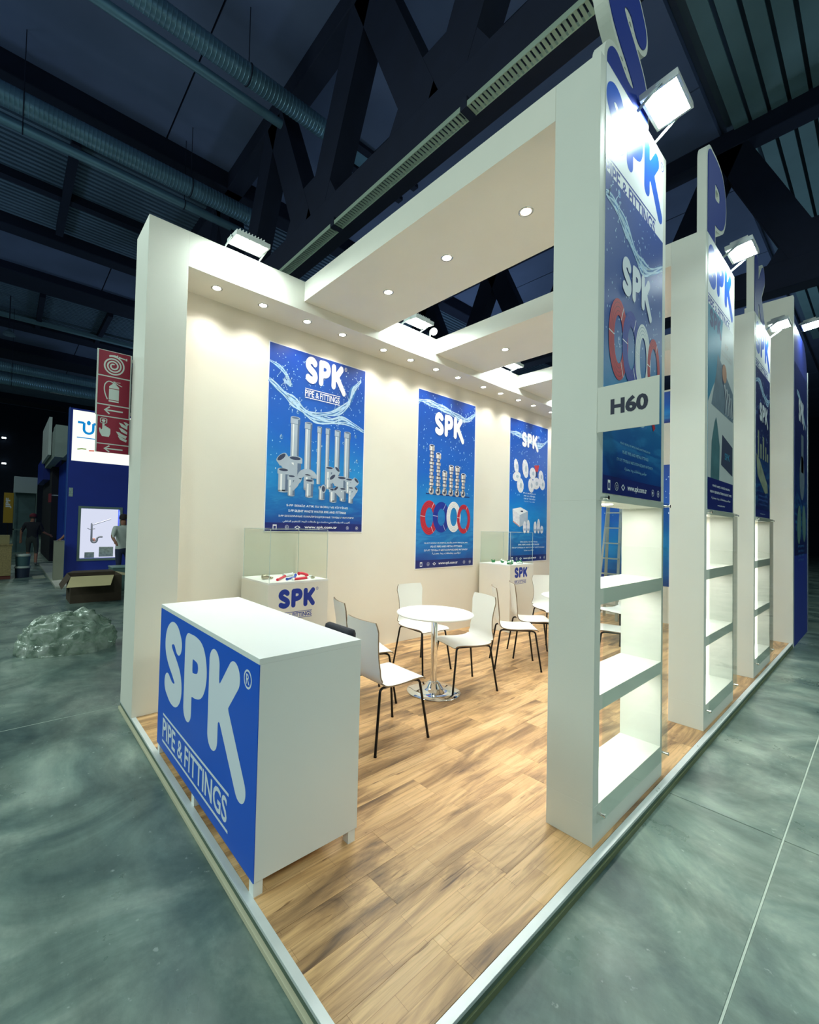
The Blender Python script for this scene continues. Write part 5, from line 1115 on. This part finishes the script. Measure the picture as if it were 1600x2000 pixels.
for xx in (4.28, 4.46): box(bm, xx, xx+.012, -4, 12, 6.86, 6.93)
k = -4.
while k < 12: box(bm, 4.292, 4.46, k, k+.036, 6.865, 6.875); k += .058
finish('tray_rungs', bm, TR, t, kind='stuff')
for y_ in (0., 3.4, 6.3, 9.5):
    bm = BM(); box(bm, 4.27, 4.48, y_, y_+.10, 6.85, 7.0); finish('tray_clamp', bm, DARKB, t)
# round ventilation ducts running with the beams
def duct(x0, x1, y, z, rr, label, ribbed=True):
    t = thing('air_duct', label, 'duct', (x0, y, z-rr), 'round metal air ducts under the roof')
    DM = mat('duct_metal', (120, 156, 176), .38, .55, var=.1, vscale=2); pts, rs = [], []
    x = x0
    while x < x1: pts += [(x, y, z), (x+.055, y, z), (x+.06, y, z)]; rs += [rr, rr, rr*1.03]; x += .075
    if not ribbed: pts, rs = [(x0, y, z), ((x0+x1)/2, y, z), (x1, y, z)], [rr]*3
    bm = BM(); tube(bm, pts, rs, 18); finish('duct_body', bm, DM, t, smooth=True, angle=30)
    for k in range(int((x1-x0)/3.2)):
        bm = BM(); xx = x0+1.6+k*3.2; tube(bm, [(xx, y+rr*1.04*math.cos(R(q*18)), z+rr*1.04*math.sin(R(q*18))) for q in range(21)], .012, 6, False); tube(bm, [(xx, y, z+rr), (xx, y, RZ)], .008, 6); finish('hanger', bm, DARKB, t)
duct(-8, 5.25, 7.66, 9.90, .17, 'upper ribbed silver air duct crossing the top left of the roof')
duct(-8, 4.1, 8.06, 9.80, .085, 'thin silver pipe running just below the upper air duct', False)
duct(-8, 5.0, 10.95, 9.7, .20, 'lower ribbed silver air duct below the first dark roof beam')
duct(-8, 4.9, 11.45, 9.55, .10, 'thin silver pipe running just below the lower air duct', False)
duct(-8, 4.6, 29.0, 8.6, .32, 'distant silver air duct low at the left, farther one')
duct(-8, 4.6, 26.0, 8.4, .22, 'distant silver air duct low at the left, nearer one')
t = thing('pendant_lamp', 'small hanging industrial lamp under the far roof at the left', 'lamp', (-.15, 25, 9.6))
bm = BM(); lathe(bm, [(.22, 9.4), (.20, 9.5), (.08, 9.62), (.03, 9.7), (0, 9.7)], -.15, 24.5, 20); finish('lamp_shade', bm, mat('shade_grey', (120, 140, 150), .5), t); bm = BM(); tube(bm, [(-.15, 24.5, 9.7), (-.15, 24.5, RZ)], .02, 6); finish('stem', bm, DARKB, t)
for k, (x, y, z) in enumerate(((-.34, 49.8, 8.36), (-.27, 49.8, 6.11))):
    t = thing('hall_light', ('upper' if k == 0 else 'lower')+' tiny bright hall light at the left edge', 'lamp', (x, y, z), 'tiny distant hall lights')
    bm = BM(); box(bm, x-.15, x+.15, y, y+.06, z, z+.12); finish('lit_lens', bm, emis('far_lamp', (230, 250, 255), 6), t)
    bm = BM(); box(bm, x-.17, x+.17, y+.0605, y+.15, z-.02, z+.14); finish('lamp_case', bm, DARKB, t)
# roof light strip seen through the truss
t = thing('roof_window', 'small pale roof light seen through the big truss', 'roof light', (6.2, 8.6, RZ-.1))
bm = BM(); box(bm, 6.6, 8.4, 8.7, 9.1, RZ-.06, RZ-.02); finish('pane', bm, mat('pale_pane', (120, 160, 180), .3), t)
bm = BM(); box(bm, 6.4, 8.6, 9.12, 9.3, RZ-.12, RZ-.02); box(bm, 6.4, 8.6, 8.5, 8.68, RZ-.12, RZ-.02); finish('frame', bm, DARKB, t)
